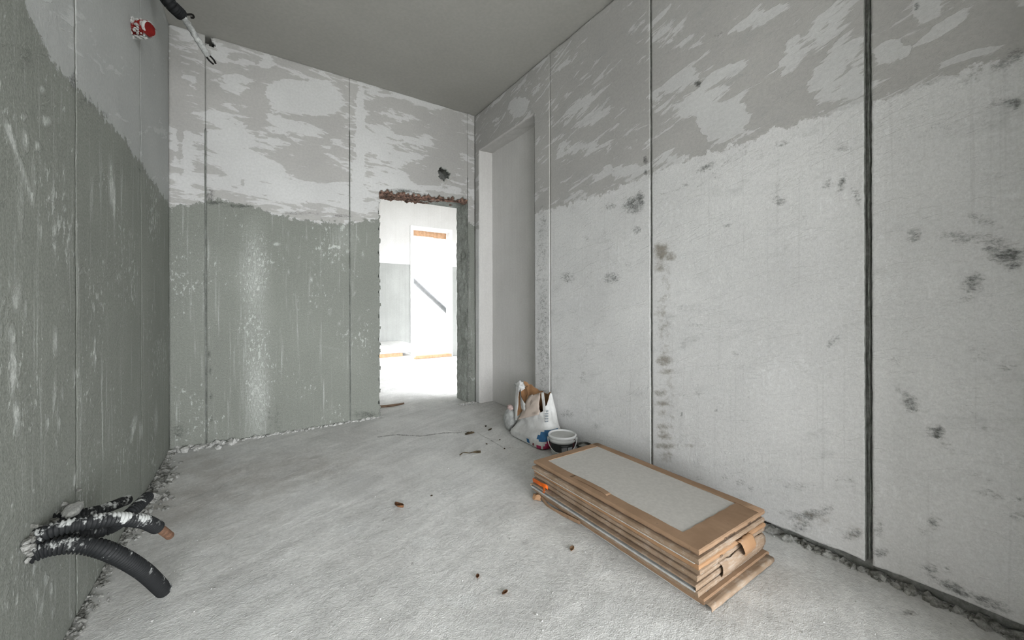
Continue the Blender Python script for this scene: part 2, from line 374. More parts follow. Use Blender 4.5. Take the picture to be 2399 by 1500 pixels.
# back wall
fb('back', 'white', 722, 230, 66, 34, 1.2, 6)
fb('back', 'white', 655, 215, 26, 14, .8, 0)
for u, v, ru, rv, k, rot in [(530, 330, 50, 60, .45, 0), (600, 395, 60, 40, .35, 10), (430, 370, 22, 70, .45, 0), (560, 200, 30, 20, .3, 0), (520, 130, 20, 16, .35, 0), (625, 145, 16, 14, .4, 0), (575, 150, 18, 12, .3, 20),
                             (760, 450, 90, 26, .35, 8), (640, 450, 90, 24, .3, 8), (700, 300, 60, 10, .4, 14), (650, 280, 14, 40, .3, -30), (880, 320, 40, 30, .35, 0), (930, 370, 60, 24, .3, 12), (900, 430, 50, 30, .3, 0), (845, 300, 8, 100, .5, 0),
                             (1000, 330, 40, 20, .25, 10), (990, 440, 60, 14, .25, 12), (980, 235, 60, 5, .4, 17), (880, 215, 20, 14, .3, 0), (840, 420, 14, 60, .35, 0), (940, 275, 40, 8, .2, 10)]:
    fb('back', 'white', u, v, ru, rv, k, rot)
for u, v, ru, rv, k, rot in [(600, 240, 26, 50, -.35, 0), (720, 390, 60, 30, -.2, 10), (740, 280, 60, 8, -.3, 10), (980, 300, 60, 20, -.2, 10), (1050, 330, 30, 60, -.4, 0), (950, 250, 60, 10, -.35, 15), (410, 200, 12, 70, -.6, 0), (422, 320, 8, 70, -.6, 0),
                             (780, 410, 40, 12, -.35, 5), (590, 480, 60, 20, -.2, 0), (480, 180, 16, 60, -.2, 0), (620, 170, 60, 10, -.3, 15), (1000, 400, 40, 30, -.3, 0)]:
    fb('back', 'white', u, v, ru, rv, k, rot)
# pale dusty column and scuffs on the cement
fb('back', 'white', 600, 800, 34, 260, .46, -1)
fb('back', 'white', 588, 620, 42, 80, .30, 0)
fb('back', 'white', 602, 950, 30, 90, .3, 0)
fb('back', 'white', 470, 640, 70, 100, .22, 0)
fb('back', 'white', 810, 560, 26, 34, .4, 0)
fb('back', 'white', 648, 572, 7, 4, 1.2, 0)
for k in range(26):
    fb('back', 'white', random.uniform(640, 880), random.uniform(520, 760), random.uniform(1.5, 4), random.uniform(3, 10), random.uniform(.4, .9), random.uniform(-40, 40))
fs('back', 'white', [(770, 583), (785, 577), (795, 580)], 0.008, .9)
fs('back', 'white', [(745, 810), (790, 818)], 0.006, .4)
for u, v, ru, rv, k in [(860, 972, 30, 8, .7), (650, 985, 10, 40, .35), (420, 1010, 18, 16, .6), (492, 460, 10, 20, .6), (505, 475, 24, 4, .9), (560, 483, 30, 4, .8),
                        (480, 680, 5, 60, .5), (490, 830, 3, 8, 1.0), (492, 870, 3, 12, .7), (494, 930, 3, 14, .7), (495, 980, 3, 12, .8), (632, 990, 6, 40, .4), (700, 500, 60, 4, .5), (800, 506, 30, 4, .6),
                        (940, 448, 30, 6, .8), (1085, 490, 8, 30, .7), (1045, 440, 20, 6, .25), (1095, 620, 6, 60, .6), (1100, 850, 8, 80, .5)]:
    fb('back', 'dark', u, v, ru, rv, k)
fb('back', 'brown', 1050, 425, 30, 12, .35); fb('back', 'brown', 1040, 420, 14, 10, .4)

# left wall
for u, v, ru, rv, k, rot in [(40, 690, 10, 40, .6, 0), (30, 860, 9, 60, .9, 0), (38, 980, 8, 40, .8, 0), (25, 780, 10, 20, .6, 0), (130, 800, 5, 30, .9, 0), (128, 930, 4, 50, .8, 4), (222, 830, 3, 40, .7, 0), (260, 420, 5, 50, .6, 0), (265, 460, 6, 40, .6, 0),
                             (108, 283, 11, 10, 1.0, 40), (100, 210, 6, 7, .9, 0), (58, 330, 7, 28, .7, -5), (20, 310, 6, 40, .7, -18), (55, 275, 5, 8, .8, 0), (215, 470, 4, 40, .6, 0), (80, 420, 5, 60, .5, 0), (50, 480, 8, 80, .5, 0), (150, 420, 4, 40, .4, 0),
                             (315, 990, 6, 20, .7, 10), (330, 1010, 4, 20, .7, 0), (310, 1020, 4, 20, .6, 15), (366, 985, 4, 30, .6, 0), (268, 500, 3, 60, .5, 0), (87, 340, 5, 10, .9, 0), (120, 465, 6, 8, .7, 0), (150, 490, 5, 8, .7, 0), (160, 600, 5, 50, .4, 0), (130, 560, 5, 60, .4, 0),
                             (120, 1380, 5, 16, .8, 0), (95, 1430, 4, 20, .7, 0), (60, 1350, 8, 6, .6, 0), (110, 1355, 5, 10, .7, 0), (15, 1420, 8, 10, .7, 0), (100, 1415, 4, 8, .7, 0), (150, 1205, 30, 10, .6, 0), (120, 1240, 30, 20, .5, -35)]:
    fb('left', 'white', u, v, ru, rv, k, rot)
for k in range(40):
    fb('left', 'white', random.uniform(0, 180), random.uniform(520, 1450), random.uniform(1.5, 4), random.uniform(4, 22), random.uniform(.5, 1.0), random.uniform(-8, 8))
fs('left', 'white', [(176, 330), (182, 700), (190, 1190)], 0.006, .5)
fs('left', 'white', [(330, 420), (338, 960)], 0.006, .45)
fs('left', 'white', [(20, 300), (60, 420), (75, 470)], 0.012, .7)
fb('left', 'dark', 172, 190, 9, 24, .7); fb('left', 'dark', 200, 240, 16, 20, .45, 50); fb('left', 'dark', 330, 395, 8, 12, .4); fb('left', 'dark', 60, 130, 30, 40, .3)
fb('left', 'dark', 245, 270, 10, 16, .4, 40); 
fs('left', 'dark', [(196, 100), (250, 240)], 0.02, .12)

# floor
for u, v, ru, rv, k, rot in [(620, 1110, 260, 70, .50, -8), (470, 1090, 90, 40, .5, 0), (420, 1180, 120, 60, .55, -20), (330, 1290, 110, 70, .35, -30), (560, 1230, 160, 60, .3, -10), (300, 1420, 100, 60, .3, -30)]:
    fb('floor', 'brown', u, v, ru, rv, k, rot)  # brown dirt, its tone also painting in shade left of the doorway light
for u, v, ru, rv, k, rot in [(1170, 1210, 4, 3, .5, 0), (1228, 1270, 7, 5, .4, 0), (965, 1318, 6, 4, .6, 0), (2130, 1435, 26, 10, .5, 0), (1230, 1272, 10, 8, .2, 0)]:
    fb('floor', 'dark', u, v, ru, rv, k, rot)
for u, v, ru, rv, k, rot in [(990, 1270, 30, 12, .9, 0), (1080, 1405, 30, 14, .8, 0), (1015, 1402, 8, 8, .8, 0), (830, 1240, 60, 16, .35, 0), (690, 1160, 10, 5, .8, 0), (2070, 1385, 18, 6, .9, 20), (1970, 1348, 9, 3, .9, 15), (1920, 1345, 8, 4, .9, 0), (2020, 1390, 6, 4, .8, 0),
                             (2160, 1430, 8, 6, .8, 20), (1845, 1298, 8, 3, .8, 0), (1915, 1350, 6, 3, .7, 0), (620, 1480, 60, 20, .4, 0), (440, 1340, 5, 3, .8, 0), (350, 1270, 14, 8, .7, -30), (410, 1310, 14, 4, .8, -15), (480, 1370, 5, 5, .9, 0), (455, 1370, 6, 3, .8, 0), (460, 1075, 20, 5, .7, -10), (395, 1090, 30, 12, .6, -30)]:
    fb('floor', 'white', u, v, ru, rv, k, rot)
fs('floor', 'dark', [(885, 1023), (930, 1018), (985, 1021), (1040, 1014), (1080, 1013)], 0.010, .75)
fs('floor', 'dark', [(1050, 1007), (1120, 1014), (1150, 1030), (1175, 1046), (1205, 1049)], 0.008, .5)

def zone_mask(wall, A, Z):
    if wall == 'right': zb = 1.868 + 0.02 * np.sin(A * 2.1)
    elif wall == 'left': zb = 1.845 + 0.02 * np.sin(A * 3) + np.clip((1.75 - A) * 0.45, 0, 1.0)
    else: zb = np.interp(A, [-.5, -.31, -.28, 0.0, 0.3, .7, 1.02, 2.05], [1.80, 1.86, 1.90, 1.86, 1.80, 1.80, 1.90, 1.95])
    return np.clip(0.5 + (zb - Z) / 0.22, 0, 1)

def set_attrs(me, wall, A, Z):
    acc = {k: np.zeros_like(A) for k in ('white', 'dark', 'brown')}
    for f in FEAT[wall]:
        if f[1] == 'b':
            g = blob(wall, A, Z, *f[2:6], rot=f[7]) * f[6]
        else: g = stroke(wall, A, Z, f[2], f[3]) * f[4]
        if f[0] == 'white': acc['white'] += g
        else: acc[f[0]] = np.maximum(acc[f[0]], g)
    acc['zone'] = zone_mask(wall, A, Z) if wall != 'floor' else np.zeros_like(A)
    for k, v in acc.items():
        at = me.attributes.new(k, 'FLOAT', 'POINT'); at.data.foreach_set('value', v.astype(np.float32))

def panel(wall, parent, mat, a0, a1, z0, z1, res=0.0125, e0=None, e1=None, ebot=None, etop=None, cut=None, thick=0.03, lump=0.0012, name='wall_panel', snap=None, side_mat='backing', lip=0.007):
    """one wall panel: dense front face (real unevenness), edges turned back into the wall"""
    na = max(3, int(round((a1 - a0) / res)) + 1); nz = max(3, int(round((z1 - z0) / res)) + 1)
    av = np.linspace(a0, a1, na); zv = np.linspace(z0, z1, nz)
    if snap:
        for s in snap.get('a', []): av[np.argmin(abs(av - s))] = s
        for s in snap.get('z', []): zv[np.argmin(abs(zv - s))] = s
    A, Z = np.meshgrid(av, zv, indexing='ij')
    base_A, base_Z = A.copy(), Z.copy()
    if e0 is not None: A = A + e0(Z) * np.clip(1 - (base_A - a0) / 0.03, 0, 1)
    if e1 is not None: A = A - e1(Z) * np.clip(1 - (a1 - base_A) / 0.03, 0, 1)
    if ebot is not None: Z = Z + ebot(A) * np.clip(1 - (base_Z - z0) / 0.06, 0, 1)
    if etop is not None: Z = Z - etop(A) * np.clip(1 - (z1 - base_Z) / 0.06, 0, 1)
    D = lump * (vnoise(A, Z, 7, 3, 3) * 1.6 + vnoise(A, Z, 40, 5, 2) * 0.7)
    keep = np.ones((na - 1, nz - 1), bool)
    if cut is not None:
        ac = (av[:-1] + av[1:]) / 2; zc = (zv[:-1] + zv[1:]) / 2
        AC, ZC = np.meshgrid(ac, zc, indexing='ij'); keep = ~cut(AC, ZC)
    idx = np.arange(na * nz).reshape(na, nz)
    q = np.stack([idx[:-1, :-1], idx[1:, :-1], idx[1:, 1:], idx[:-1, 1:]], -1)[keep]
    flip = wall in ('right',)
    if flip: q = q[:, ::-1]
    # boundary edges -> turn back
    n = na * nz
    ed = np.concatenate([np.stack([q[:, i], q[:, (i + 1) % 4]], -1) for i in range(4)])
    code = ed[:, 0].astype(np.int64) * n + ed[:, 1]; rev = ed[:, 1].astype(np.int64) * n + ed[:, 0]
    bd = ed[~np.isin(code, rev)]
    bv = np.unique(bd); mapv = np.full(n, -1); mapv[bv] = n + np.arange(len(bv))
    side = np.stack([bd[:, 1], bd[:, 0], mapv[bd[:, 0]], mapv[bd[:, 1]]], -1)
    # ragged lip where the panel was cut
    if cut is not None:
        inner = np.zeros(n, bool); inner[bv] = True; inner = inner.reshape(na, nz)
        inner[0, :] = inner[-1, :] = False; inner[:, 0] = inner[:, -1] = False
        A = A + inner * lip * vnoise(base_A, base_Z, 38, 9, 2); Z = Z + inner * lip * vnoise(base_A, base_Z, 38, 10, 2)
    Af, Zf, Df = A.ravel(), Z.ravel(), D.ravel()
    V = to3(wall, Af, Zf, Df); VB = to3(wall, Af[bv], Zf[bv], np.full(len(bv), thick))
    V = np.concatenate([V, VB]); Fq = np.concatenate([q, side])
    me = bpy.data.meshes.new(name)
    me.vertices.add(len(V)); me.vertices.foreach_set('co', V.ravel().astype(np.float32))
    me.loops.add(len(Fq) * 4); me.loops.foreach_set('vertex_index', Fq.ravel().astype(np.int32))
    me.polygons.add(len(Fq)); me.polygons.foreach_set('loop_start', np.arange(0, len(Fq) * 4, 4, dtype=np.int32))
    me.materials.append(mat); me.materials.append(MAT[side_mat])
    mi = np.zeros(len(Fq), np.int32); mi[len(q):] = 1; me.polygons.foreach_set('material_index', mi)
    me.update(calc_edges=True); me.validate()
    set_attrs(me, wall, np.concatenate([Af, Af[bv]]), np.concatenate([Zf, Zf[bv]]))
    o = bpy.data.objects.new(name, me)
    return put(o, parent)

def jag(seed, amp, f=30):
    return lambda t: amp * vnoise(t, t * 0 + seed, f, seed, 3)
def seam(half, closed_above=None, seed=1, amp=0.0025, closed_below=None):
    """how far an edge stands back from the joint line"""
    def fn(Z):
        w = np.full_like(Z, half)
        if closed_above is not None: w = np.where(Z > closed_above, 0.0008, w)
        if closed_below is not None: w = np.where(Z < closed_below, 0.0001, w)
        k = np.clip(w / half, 0, 1)
        return w + k * np.abs(amp * vnoise(Z, Z * 0 + seed, 24, seed, 3))
    return fn

# ---- right wall
wr = boxes_obj('wall_right', [(XR + 0.030, XR + 0.25, -0.05, 2.690, 0, H), (XR + 0.030, XR + 0.25, 2.690, 3.709, 2.755, H), (XR + 0.030, XR + 0.25, 3.709, YB + DT, 0, H), (XR + 0.185, XR + 0.30, 2.60, 3.80, 0, 2.80)],
               MAT['backing'], kind='structure', label='pale patchy plaster wall of tall panels with dark vertical joints', category='wall')
botr = lambda A: 0.012 + 0.022 * np.clip(1.4 - A, 0, 1) + 0.012 * vnoise(A, A * 0 + 2, 9, 21, 4)
topr = lambda A: np.clip(0.009 + 0.008 * vnoise(A, A * 0 + 5, 9, 22, 4), 0.002, 0.03)
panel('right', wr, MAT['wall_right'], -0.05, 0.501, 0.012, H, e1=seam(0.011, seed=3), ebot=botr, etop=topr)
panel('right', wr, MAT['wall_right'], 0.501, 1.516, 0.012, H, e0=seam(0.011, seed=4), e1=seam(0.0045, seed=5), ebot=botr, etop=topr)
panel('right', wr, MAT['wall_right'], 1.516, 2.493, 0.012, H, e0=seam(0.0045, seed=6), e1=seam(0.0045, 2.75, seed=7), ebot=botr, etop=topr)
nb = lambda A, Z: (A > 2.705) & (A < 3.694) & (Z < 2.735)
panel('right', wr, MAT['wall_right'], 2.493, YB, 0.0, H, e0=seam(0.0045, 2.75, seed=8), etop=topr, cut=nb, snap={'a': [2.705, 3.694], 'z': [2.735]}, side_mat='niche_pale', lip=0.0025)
# thin mortar bead left standing inside the widest joint
bd_v = []; bd_f = []
zz = np.linspace(0.05, H, 160)
for i, z in enumerate(zz):
    w = 0.0035 + 0.0015 * math.sin(i * 1.7) ; j = 0.002 * math.sin(i * 0.37) + 0.001 * random.uniform(-1, 1)
    bd_v += [(XR + 0.022, 0.501 + j - w, z), (XR + 0.006 + random.uniform(0, .004), 0.501 + j, z), (XR + 0.022, 0.501 + j + w, z)]
    if i:
        b = i * 3
        bd_f += [(b - 3, b - 2, b + 1, b), (b - 2, b - 1, b + 2, b + 1)]
mesh_obj('joint_bead', bd_v, bd_f, MAT['reveal'], wr)

def rough_sheet(name, o, e1, e2, n1, n2, nrm, amp, mat, parent, seed=1, freq=14, **props):
    o, e1, e2, nrm = map(np.array, (o, e1, e2, nrm))
    s, t = np.meshgrid(np.linspace(0, 1, n1), np.linspace(0, 1, n2), indexing='ij')
    l1, l2 = np.linalg.norm(e1), np.linalg.norm(e2)
    d = amp * vnoise(s * l1, t * l2, freq, seed, 4, 0.6)
    V = o + s[..., None] * e1 + t[..., None] * e2 + d[..., None] * nrm
    idx = np.arange(n1 * n2).reshape(n1, n2)
    q = np.stack([idx[:-1, :-1], idx[1:, :-1], idx[1:, 1:], idx[:-1, 1:]], -1).reshape(-1, 4)
    return mesh_obj(name, V.reshape(-1, 3), q, mat, parent, smooth=True, **props)
# niche in the right wall (walled-up doorway)
rough_sheet('niche_back', (XR + 0.165, 2.60, 0), (0, 1.10, 0), (0, 0, 2.75), 60, 140, (-1, 0, 0), 0.003, MAT['niche'], wr, 5, 5)
rough_sheet('niche_reveal', (XR + 0.012, 3.6935, 0), (0.165, 0, 0), (0, 0, 2.74), 12, 140, (0, -1, 0), 0.004, MAT['niche_pale'], wr, 6, 9)
rough_sheet('niche_reveal', (XR + 0.012, 2.7055, 0), (0.165, 0, 0), (0, 0, 2.74), 12, 140, (0, 1, 0), 0.004, MAT['niche'], wr, 7, 9)
rough_sheet('niche_soffit', (XR + 0.012, 2.70, 2.737), (0.165, 0, 0), (0, 1.0, 0), 14, 60, (0, 0, -1), 0.008, MAT['niche'], wr, 8, 14)

# ---- back wall with the doorway
LZ = lambda x: 2.165 + (x - DX0) * 0.050          # broken underside of the lintel
HC = wcoord('back', 1040, 408); HC2 = wcoord('back', 462, 78) + np.array([0.02, 0.0])
y0_, y1_ = YB + 0.030, YB + DT; hr, hr2 = 0.095, 0.10; zc2 = H - 0.115
wb = boxes_obj('wall_back', [(-1.6, HC2[0] - hr2, y0_, y1_, 0, H), (HC2[0] + hr2, DX0 - 0.006, y0_, y1_, 0, H), (HC2[0] - hr2, HC2[0] + hr2, y0_, y1_, 0, zc2), (DX1 + 0.006, XR + 0.3, y0_, y1_, 0, H),
    (DX0 - 0.006, HC[0] - hr, y0_, y1_, 2.17, H), (HC[0] + hr, DX1 + 0.006, y0_, y1_, 2.17, H), (HC[0] - hr, HC[0] + hr, y0_, y1_, 2.17, HC[1] - hr), (HC[0] - hr, HC[0] + hr, y0_, y1_, HC[1] + hr, H)],
               MAT['reveal'], kind='structure', label='grey end wall with a rough open doorway, patchy plaster above bare cement', category='wall')
panel('back', wb, MAT['wall_back'], XL, -0.291, 0.0, H, e1=seam(0.0048, 2.43, seed=11))
def holecut(A, Z):
    an = np.arctan2(Z - HC[1], A - HC[0]); r = np.hypot(A - HC[0], Z - HC[1])
    return r < 0.066 * (1 + 0.12 * np.sin(an * 3 + 1) + 0.10 * np.sin(an * 7))
def holecut2(A, Z):
    return (np.abs(A - HC2[0]) < 0.075 + 0.01 * np.sin(Z * 90)) & (Z > H - 0.075 + 0.018 * np.sin(A * 60))
panel('back', wb, MAT['wall_back'], -0.291, 0.750, 0.0, H, e0=seam(0.0048, 2.43, seed=12), e1=seam(0.0040, 2.66, seed=13), cut=holecut2)
dcut = lambda A, Z: ((A > DX0 + 0.006 * np.sin(Z * 31) + 0.005 * np.sin(Z * 83)) & (A < 1.99) & (Z < LZ(A) + 0.012 * np.sin(A * 47) + 0.01 * np.sin(A * 117))) | holecut(A, Z)
panel('back', wb, MAT['wall_back'], 0.750, 1.958, 0.0, H, e0=seam(0.0040, 2.66, seed=14), e1=seam(0.0040, 2.45, seed=15), cut=dcut, res=0.011, side_mat='reveal')
panel('back', wb, MAT['wall_back'], 1.958, XR, 0.0, H, e0=seam(0.0040, 2.45, seed=16), e1=seam(0.0035, 2.45, seed=17))
# pockets behind the two knocked-out holes
MAT['black'] = simple_mat('black_insulation', (0.012, 0.011, 0.010), 1.0, bump=0)
def pocket(name, c, r, depth, seed):
    vs, fs_ = [], []
    n = 18
    for k, (rr, d) in enumerate(((1.35, 0.028), (1.20, depth * .6), (0.6, depth))):
        for i in range(n):
            t = 2 * math.pi * i / n; w = rr * r * (1 + 0.15 * math.sin(3 * t + seed + k))
            vs.append((c[0] + w * math.cos(t), YB + d, c[1] + w * math.sin(t)))
    for k in range(2):
        for i in range(n):
            j = (i + 1) % n; fs_.append((k * n + i, k * n + j, (k + 1) * n + j, (k + 1) * n + i))
    fs_.append(tuple(range(2 * n, 3 * n)))
    return mesh_obj(name, vs, fs_, MAT['backing'], wb)
pocket('hole_pocket', HC, 0.064, 0.235, 1)
pocket('hole_pocket', (HC2[0], H - 0.035), 0.068, 0.235, 2)
# doorway reveals: right jamb, broken lintel
rough_sheet('door_reveal', (DX1, YB + 0.004, 0), (0, DT - 0.004, 0), (0, 0, 2.2), 26, 180, (-1, 0, 0), 0.012, MAT['reveal'], wb, 12, 16)
rough_sheet('door_reveal', (DX0, YB + 0.004, 0), (0, DT - 0.004, 0), (0, 0, 2.2), 16, 120, (1, 0, 0), 0.006, MAT['reveal'], wb, 13, 16)
rough_sheet('broken_lintel', (DX0 - 0.005, YB + 0.002, 2.135), (DX1 - DX0 + 0.03, 0, 0.045), (0, DT, 0.012), 110, 36, (0, 0, -1), 0.03, MAT['brick'], wb, 14, 22, label='broken reddish brick and mortar')
rough_sheet('broken_lintel', (DX0 - 0.004, YB + 0.020, 2.118), (DX1 - DX0 + 0.03, 0, 0.052), (0, 0.004, 0.12), 120, 22, (0, -1, 0), 0.022, MAT['brick'], wb, 15, 26, label='broken reddish brick and mortar')
tv, tf = [], []
for k in range(70):                                # stubs of torn lath along the edge of the lintel
    x = DX0 + 0.02 + k * (DX1 - DX0 - 0.03) / 70 + random.uniform(-.004, .004); y = YB + random.choice((0.01, 0.04, DT - 0.02, DT - 0.04)) ; z = 2.155 + (x - DX0) * 0.045
    L = random.uniform(0.012, 0.034); w = random.uniform(0.0025, 0.005); b = len(tv)
    tv += [(x - w, y - w, z + .02), (x + w, y - w, z + .02), (x + w, y + w, z + .02), (x - w, y + w, z + .02), (x + random.uniform(-.004, .004), y, z - L)]
    tf += [(b, b + 1, b + 4), (b + 1, b + 2, b + 4), (b + 2, b + 3, b + 4), (b + 3, b, b + 4)]
mesh_obj('torn_lath', tv, tf, MAT['brick'], wb, kind='stuff')

# ---- left wall
wl = boxes_obj('wall_left', [(XL - 0.25, XL - 0.03, 0.6, YB + DT, 0, H)], MAT['backing'], kind='structure', label='green-grey cement wall with a smoother pale band above', category='wall')
panel('left', wl, MAT['wall_left'], 0.6, 0.95, 0.0, H, res=0.02, e1=seam(0.003, seed=31, closed_below=1.85))
panel('left', wl, MAT['wall_left'], 0.95, 1.957, 0.0, H, e0=seam(0.003, seed=31, closed_below=1.85), e1=seam(0.0032, seed=32, closed_below=1.85, amp=.001))
panel('left', wl, MAT['wall_left'], 1.957, 2.912, 0.0, H, e0=seam(0.0032, seed=33, closed_below=1.85, amp=.001), e1=seam(0.0025, seed=34, closed_below=1.85, amp=.001))
panel('left', wl, MAT['wall_left'], 2.912, YB, 0.0, H, e0=seam(0.0025, seed=35, closed_below=1.85, amp=.001))

# ---- wall behind the camera with its balcony opening
XS, XE = -3.2, 4.7                                       # the space widens to both sides behind the viewpoint
MAT['white_wall'] = smooth_plaster('white_plaster', (0.60, 0.595, 0.585), (0.66, 0.655, 0.645))
boxes_obj('wall_rear', [(XS - 0.25, XS + .25, YR - 0.25, YR, 0, H), (XE - .25, XE + 0.25, YR - 0.25, YR, 0, H), (XS + .25, XE - .25, YR - 0.25, YR, 2.75, H), (XS + .25, XE - .25, YR - 0.25, YR, 0, 0.10)], MAT['white_wall'], kind='structure', label='wall behind the viewpoint with a wide balcony opening', category='wall')
boxes_obj('wall_side', [(XS - 0.25, XS, YR, 0.85, 0, H), (XS, XL - 0.03, 0.6, 0.85, 0, H)], MAT['white_wall'], kind='structure', label='pale plaster wall of the wider area behind the viewpoint', category='wall')
boxes_obj('wall_side', [(XE, XE + .25, YR, 0.2, 0, H), (XR + .25, XE, -.05, 0.2, 0, H)], MAT['white_wall'], kind='structure', label='pale plaster return wall beyond the end of the panelled wall', category='wall')
boxes_obj('shade_pier', [(1.64, XR + .25, -.32, -.05, 0, H)], MAT['far_low'], kind='structure', label='short unseen pier added behind the viewpoint to shade the near right side', category='wall')  # unseen pier, added to keep rear daylight off the near right wall and floor
portal('window_rear_offscreen', ((XS + XE) / 2, YR - 0.02, 1.425), (math.radians(90), 0, 0), XE - XS - .5, 2.65)

# ---- ceiling, floor
def grid_floor(name, x0, x1, y0, y1, res, amp, mat, **props):
    nx = int((x1 - x0) / res) + 1; ny = int((y1 - y0) / res) + 1
    X, Y = np.meshgrid(np.linspace(x0, x1, nx), np.linspace(y0, y1, ny), indexing='ij')
    Zv = amp * (vnoise(X, Y, 2.5, 41, 3) * 1.2 + vnoise(X, Y, 14, 42, 4) * 0.7) - amp
    idx = np.arange(nx * ny).reshape(nx, ny)
    q = np.stack([idx[:-1, :-1], idx[1:, :-1], idx[1:, 1:], idx[:-1, 1:]], -1).reshape(-1, 4)
    me = bpy.data.meshes.new(name)
    V = np.stack([X, Y, Zv], -1).reshape(-1, 3)
    me.vertices.add(len(V)); me.vertices.foreach_set('co', V.ravel().astype(np.float32))
    me.loops.add(len(q) * 4); me.loops.foreach_set('vertex_index', q.ravel().astype(np.int32))
    me.polygons.add(len(q)); me.polygons.foreach_set('loop_start', np.arange(0, len(q) * 4, 4, dtype=np.int32))
    me.polygons.foreach_set('use_smooth', np.ones(len(q), bool))
    me.update(calc_edges=True)
    set_attrs(me, 'floor', X.ravel(), Y.ravel())
    me.materials.append(mat)
    return put(bpy.data.objects.new(name, me), None, **props)
grid_floor('floor', XL - 0.05, XR + 0.2, 0.3, YB + DT, 0.0135, 0.0022, MAT['floor'], kind='structure', label='bare grey screed floor with dust, brown dirt and painted-in shade', category='floor')
grid_floor('floor_rear', XS - .1, XE + 0.2, YR - 0.25, 0.3, 0.04, 0.0022, MAT['floor'], kind='structure', label='screed floor behind the viewpoint', category='floor')
grid_floor('floor_adjoining', -1.6, 5.2, YB + DT, YF + 0.28, 0.03, 0.0022, MAT['floor'], kind='structure', label='bright screed floor of the room beyond the doorway', category='floor')
boxes_obj('ceiling_rear', [(XS - .2, XE + .2, YR - .2, 0.2, H + .004, H + .2)], MAT['ceiling'], kind='structure', label='grey ceiling behind the viewpoint', category='ceiling')
rough_sheet('ceiling', (XS, 0.1, H), (XR - XS + 0.3, 0, 0), (0, YB - 0.1 + 0.25, 0), 90, 80, (0, 0, 1), 0.003, MAT['ceiling'], None, 51, 3, kind='structure', label='plain grey plastered ceiling', category='ceiling')

# ------------------------------------------------------------------ adjoining room
wf = empty('wall_adjoining', (0, YF, 0), kind='structure', label='far wall of the next room, white above and grey below', category='wall')
W0 = hit(963, 700, 1, YF)[0]; W1 = hit(1058, 700, 1, YF)[0]; WT = hit(963, 533, 1, YF)[2]
ZB = hit(925, 618, 1, YF)[2]
def add_child_boxes(name, parent, boxes, mat, bevel=0.0, **props):
    o = boxes_obj(name, [(b[0] - parent.location.x, b[1] - parent.location.x, b[2] - parent.location.y, b[3] - parent.location.y, b[4] - parent.location.z, b[5] - parent.location.z) for b in boxes], mat, parent, bevel, **props)
    return o
add_child_boxes('upper_plaster', wf, [(-1.6, W0, YF, YF + .28, ZB, H), (W1, 5.2, YF, YF + .28, ZB, H), (W0, W1, YF, YF + .28, WT, H)], MAT['far_up'])
add_child_boxes('lower_cement', wf, [(-1.6, W0, YF + .004, YF + .28, 0, ZB), (W1, 5.2, YF + .004, YF + .28, 0, ZB)], MAT['far_low'])
boxes_obj('wall_adjoining_left', [(-1.85, -1.6, YB, YF + .28, 0, H)], MAT['far_up'], kind='structure', label='side wall of the room beyond the doorway', category='wall')
boxes_obj('wall_adjoining_right', [(5.2, 5.45, YB, YF + .28, 0, H)], MAT['far_up'], kind='structure', label='side wall at the right of the room beyond the doorway', category='wall')
boxes_obj('ceiling_adjoining', [(-1.85, 5.45, YB + 0.2, YF + .28, H, H + .2)], MAT['ceiling'], kind='structure', label='ceiling of the room beyond the doorway', category='ceiling')
portal('window_1_daylight', ((W0 + W1) / 2, YF + 0.27, WT / 2), (math.radians(-90), 0, 0), W1 - W0, WT)

MAT['white_trim'] = simple_mat('white_plaster_trim', (0.80, 0.80, 0.79), 0.7, 0.04, 12, 0.1)
MAT['wood_pale'] = simple_mat('raw_wood', (0.50, 0.30, 0.18), 0.8, 0.12, 18, 0.3)
MAT['wood_dark'] = simple_mat('dark_wood', (0.16, 0.11, 0.075), 0.85, 0.2, 18, 0.3)
MAT['steel'] = simple_mat('dull_steel', (0.20, 0.205, 0.21), 0.6, 0.1, 12, 0.1)
w1 = empty('window_1', ((W0 + W1) / 2, YF, 0), kind='structure', label='tall white-framed balcony window seen through the doorway', category='window')
add_child_boxes('frame', w1, [(W0 - .015, W0 + .05, YF - .012, YF + .10, 0, WT + .04), (W1 - .05, W1 + .015, YF - .012, YF + .10, 0, WT + .04), (W0 + .05, W1 - .05, YF - .012, YF + .10, WT - .02, WT + .04)], MAT['white_trim'], 0.004)
zt0 = hit(985, 543, 1, YF + .15)[2]
add_child_boxes('header_board', w1, [(W0 + .05, W0 + .05 + (W1 - W0) * .56, YF + .13, YF + .16, WT - .13, WT - .02), (W0 + .05 + (W1 - W0) * .56, W1 - .05, YF + .14, YF + .17, WT - .14, WT - .02)], MAT['wood_pale'], 0.003)
add_child_boxes('sill_board', w1, [(W0 + .03, W1 - .02, YF - .05, YF + .12, 0.0, 0.055)], MAT['wood_pale'], 0.004)
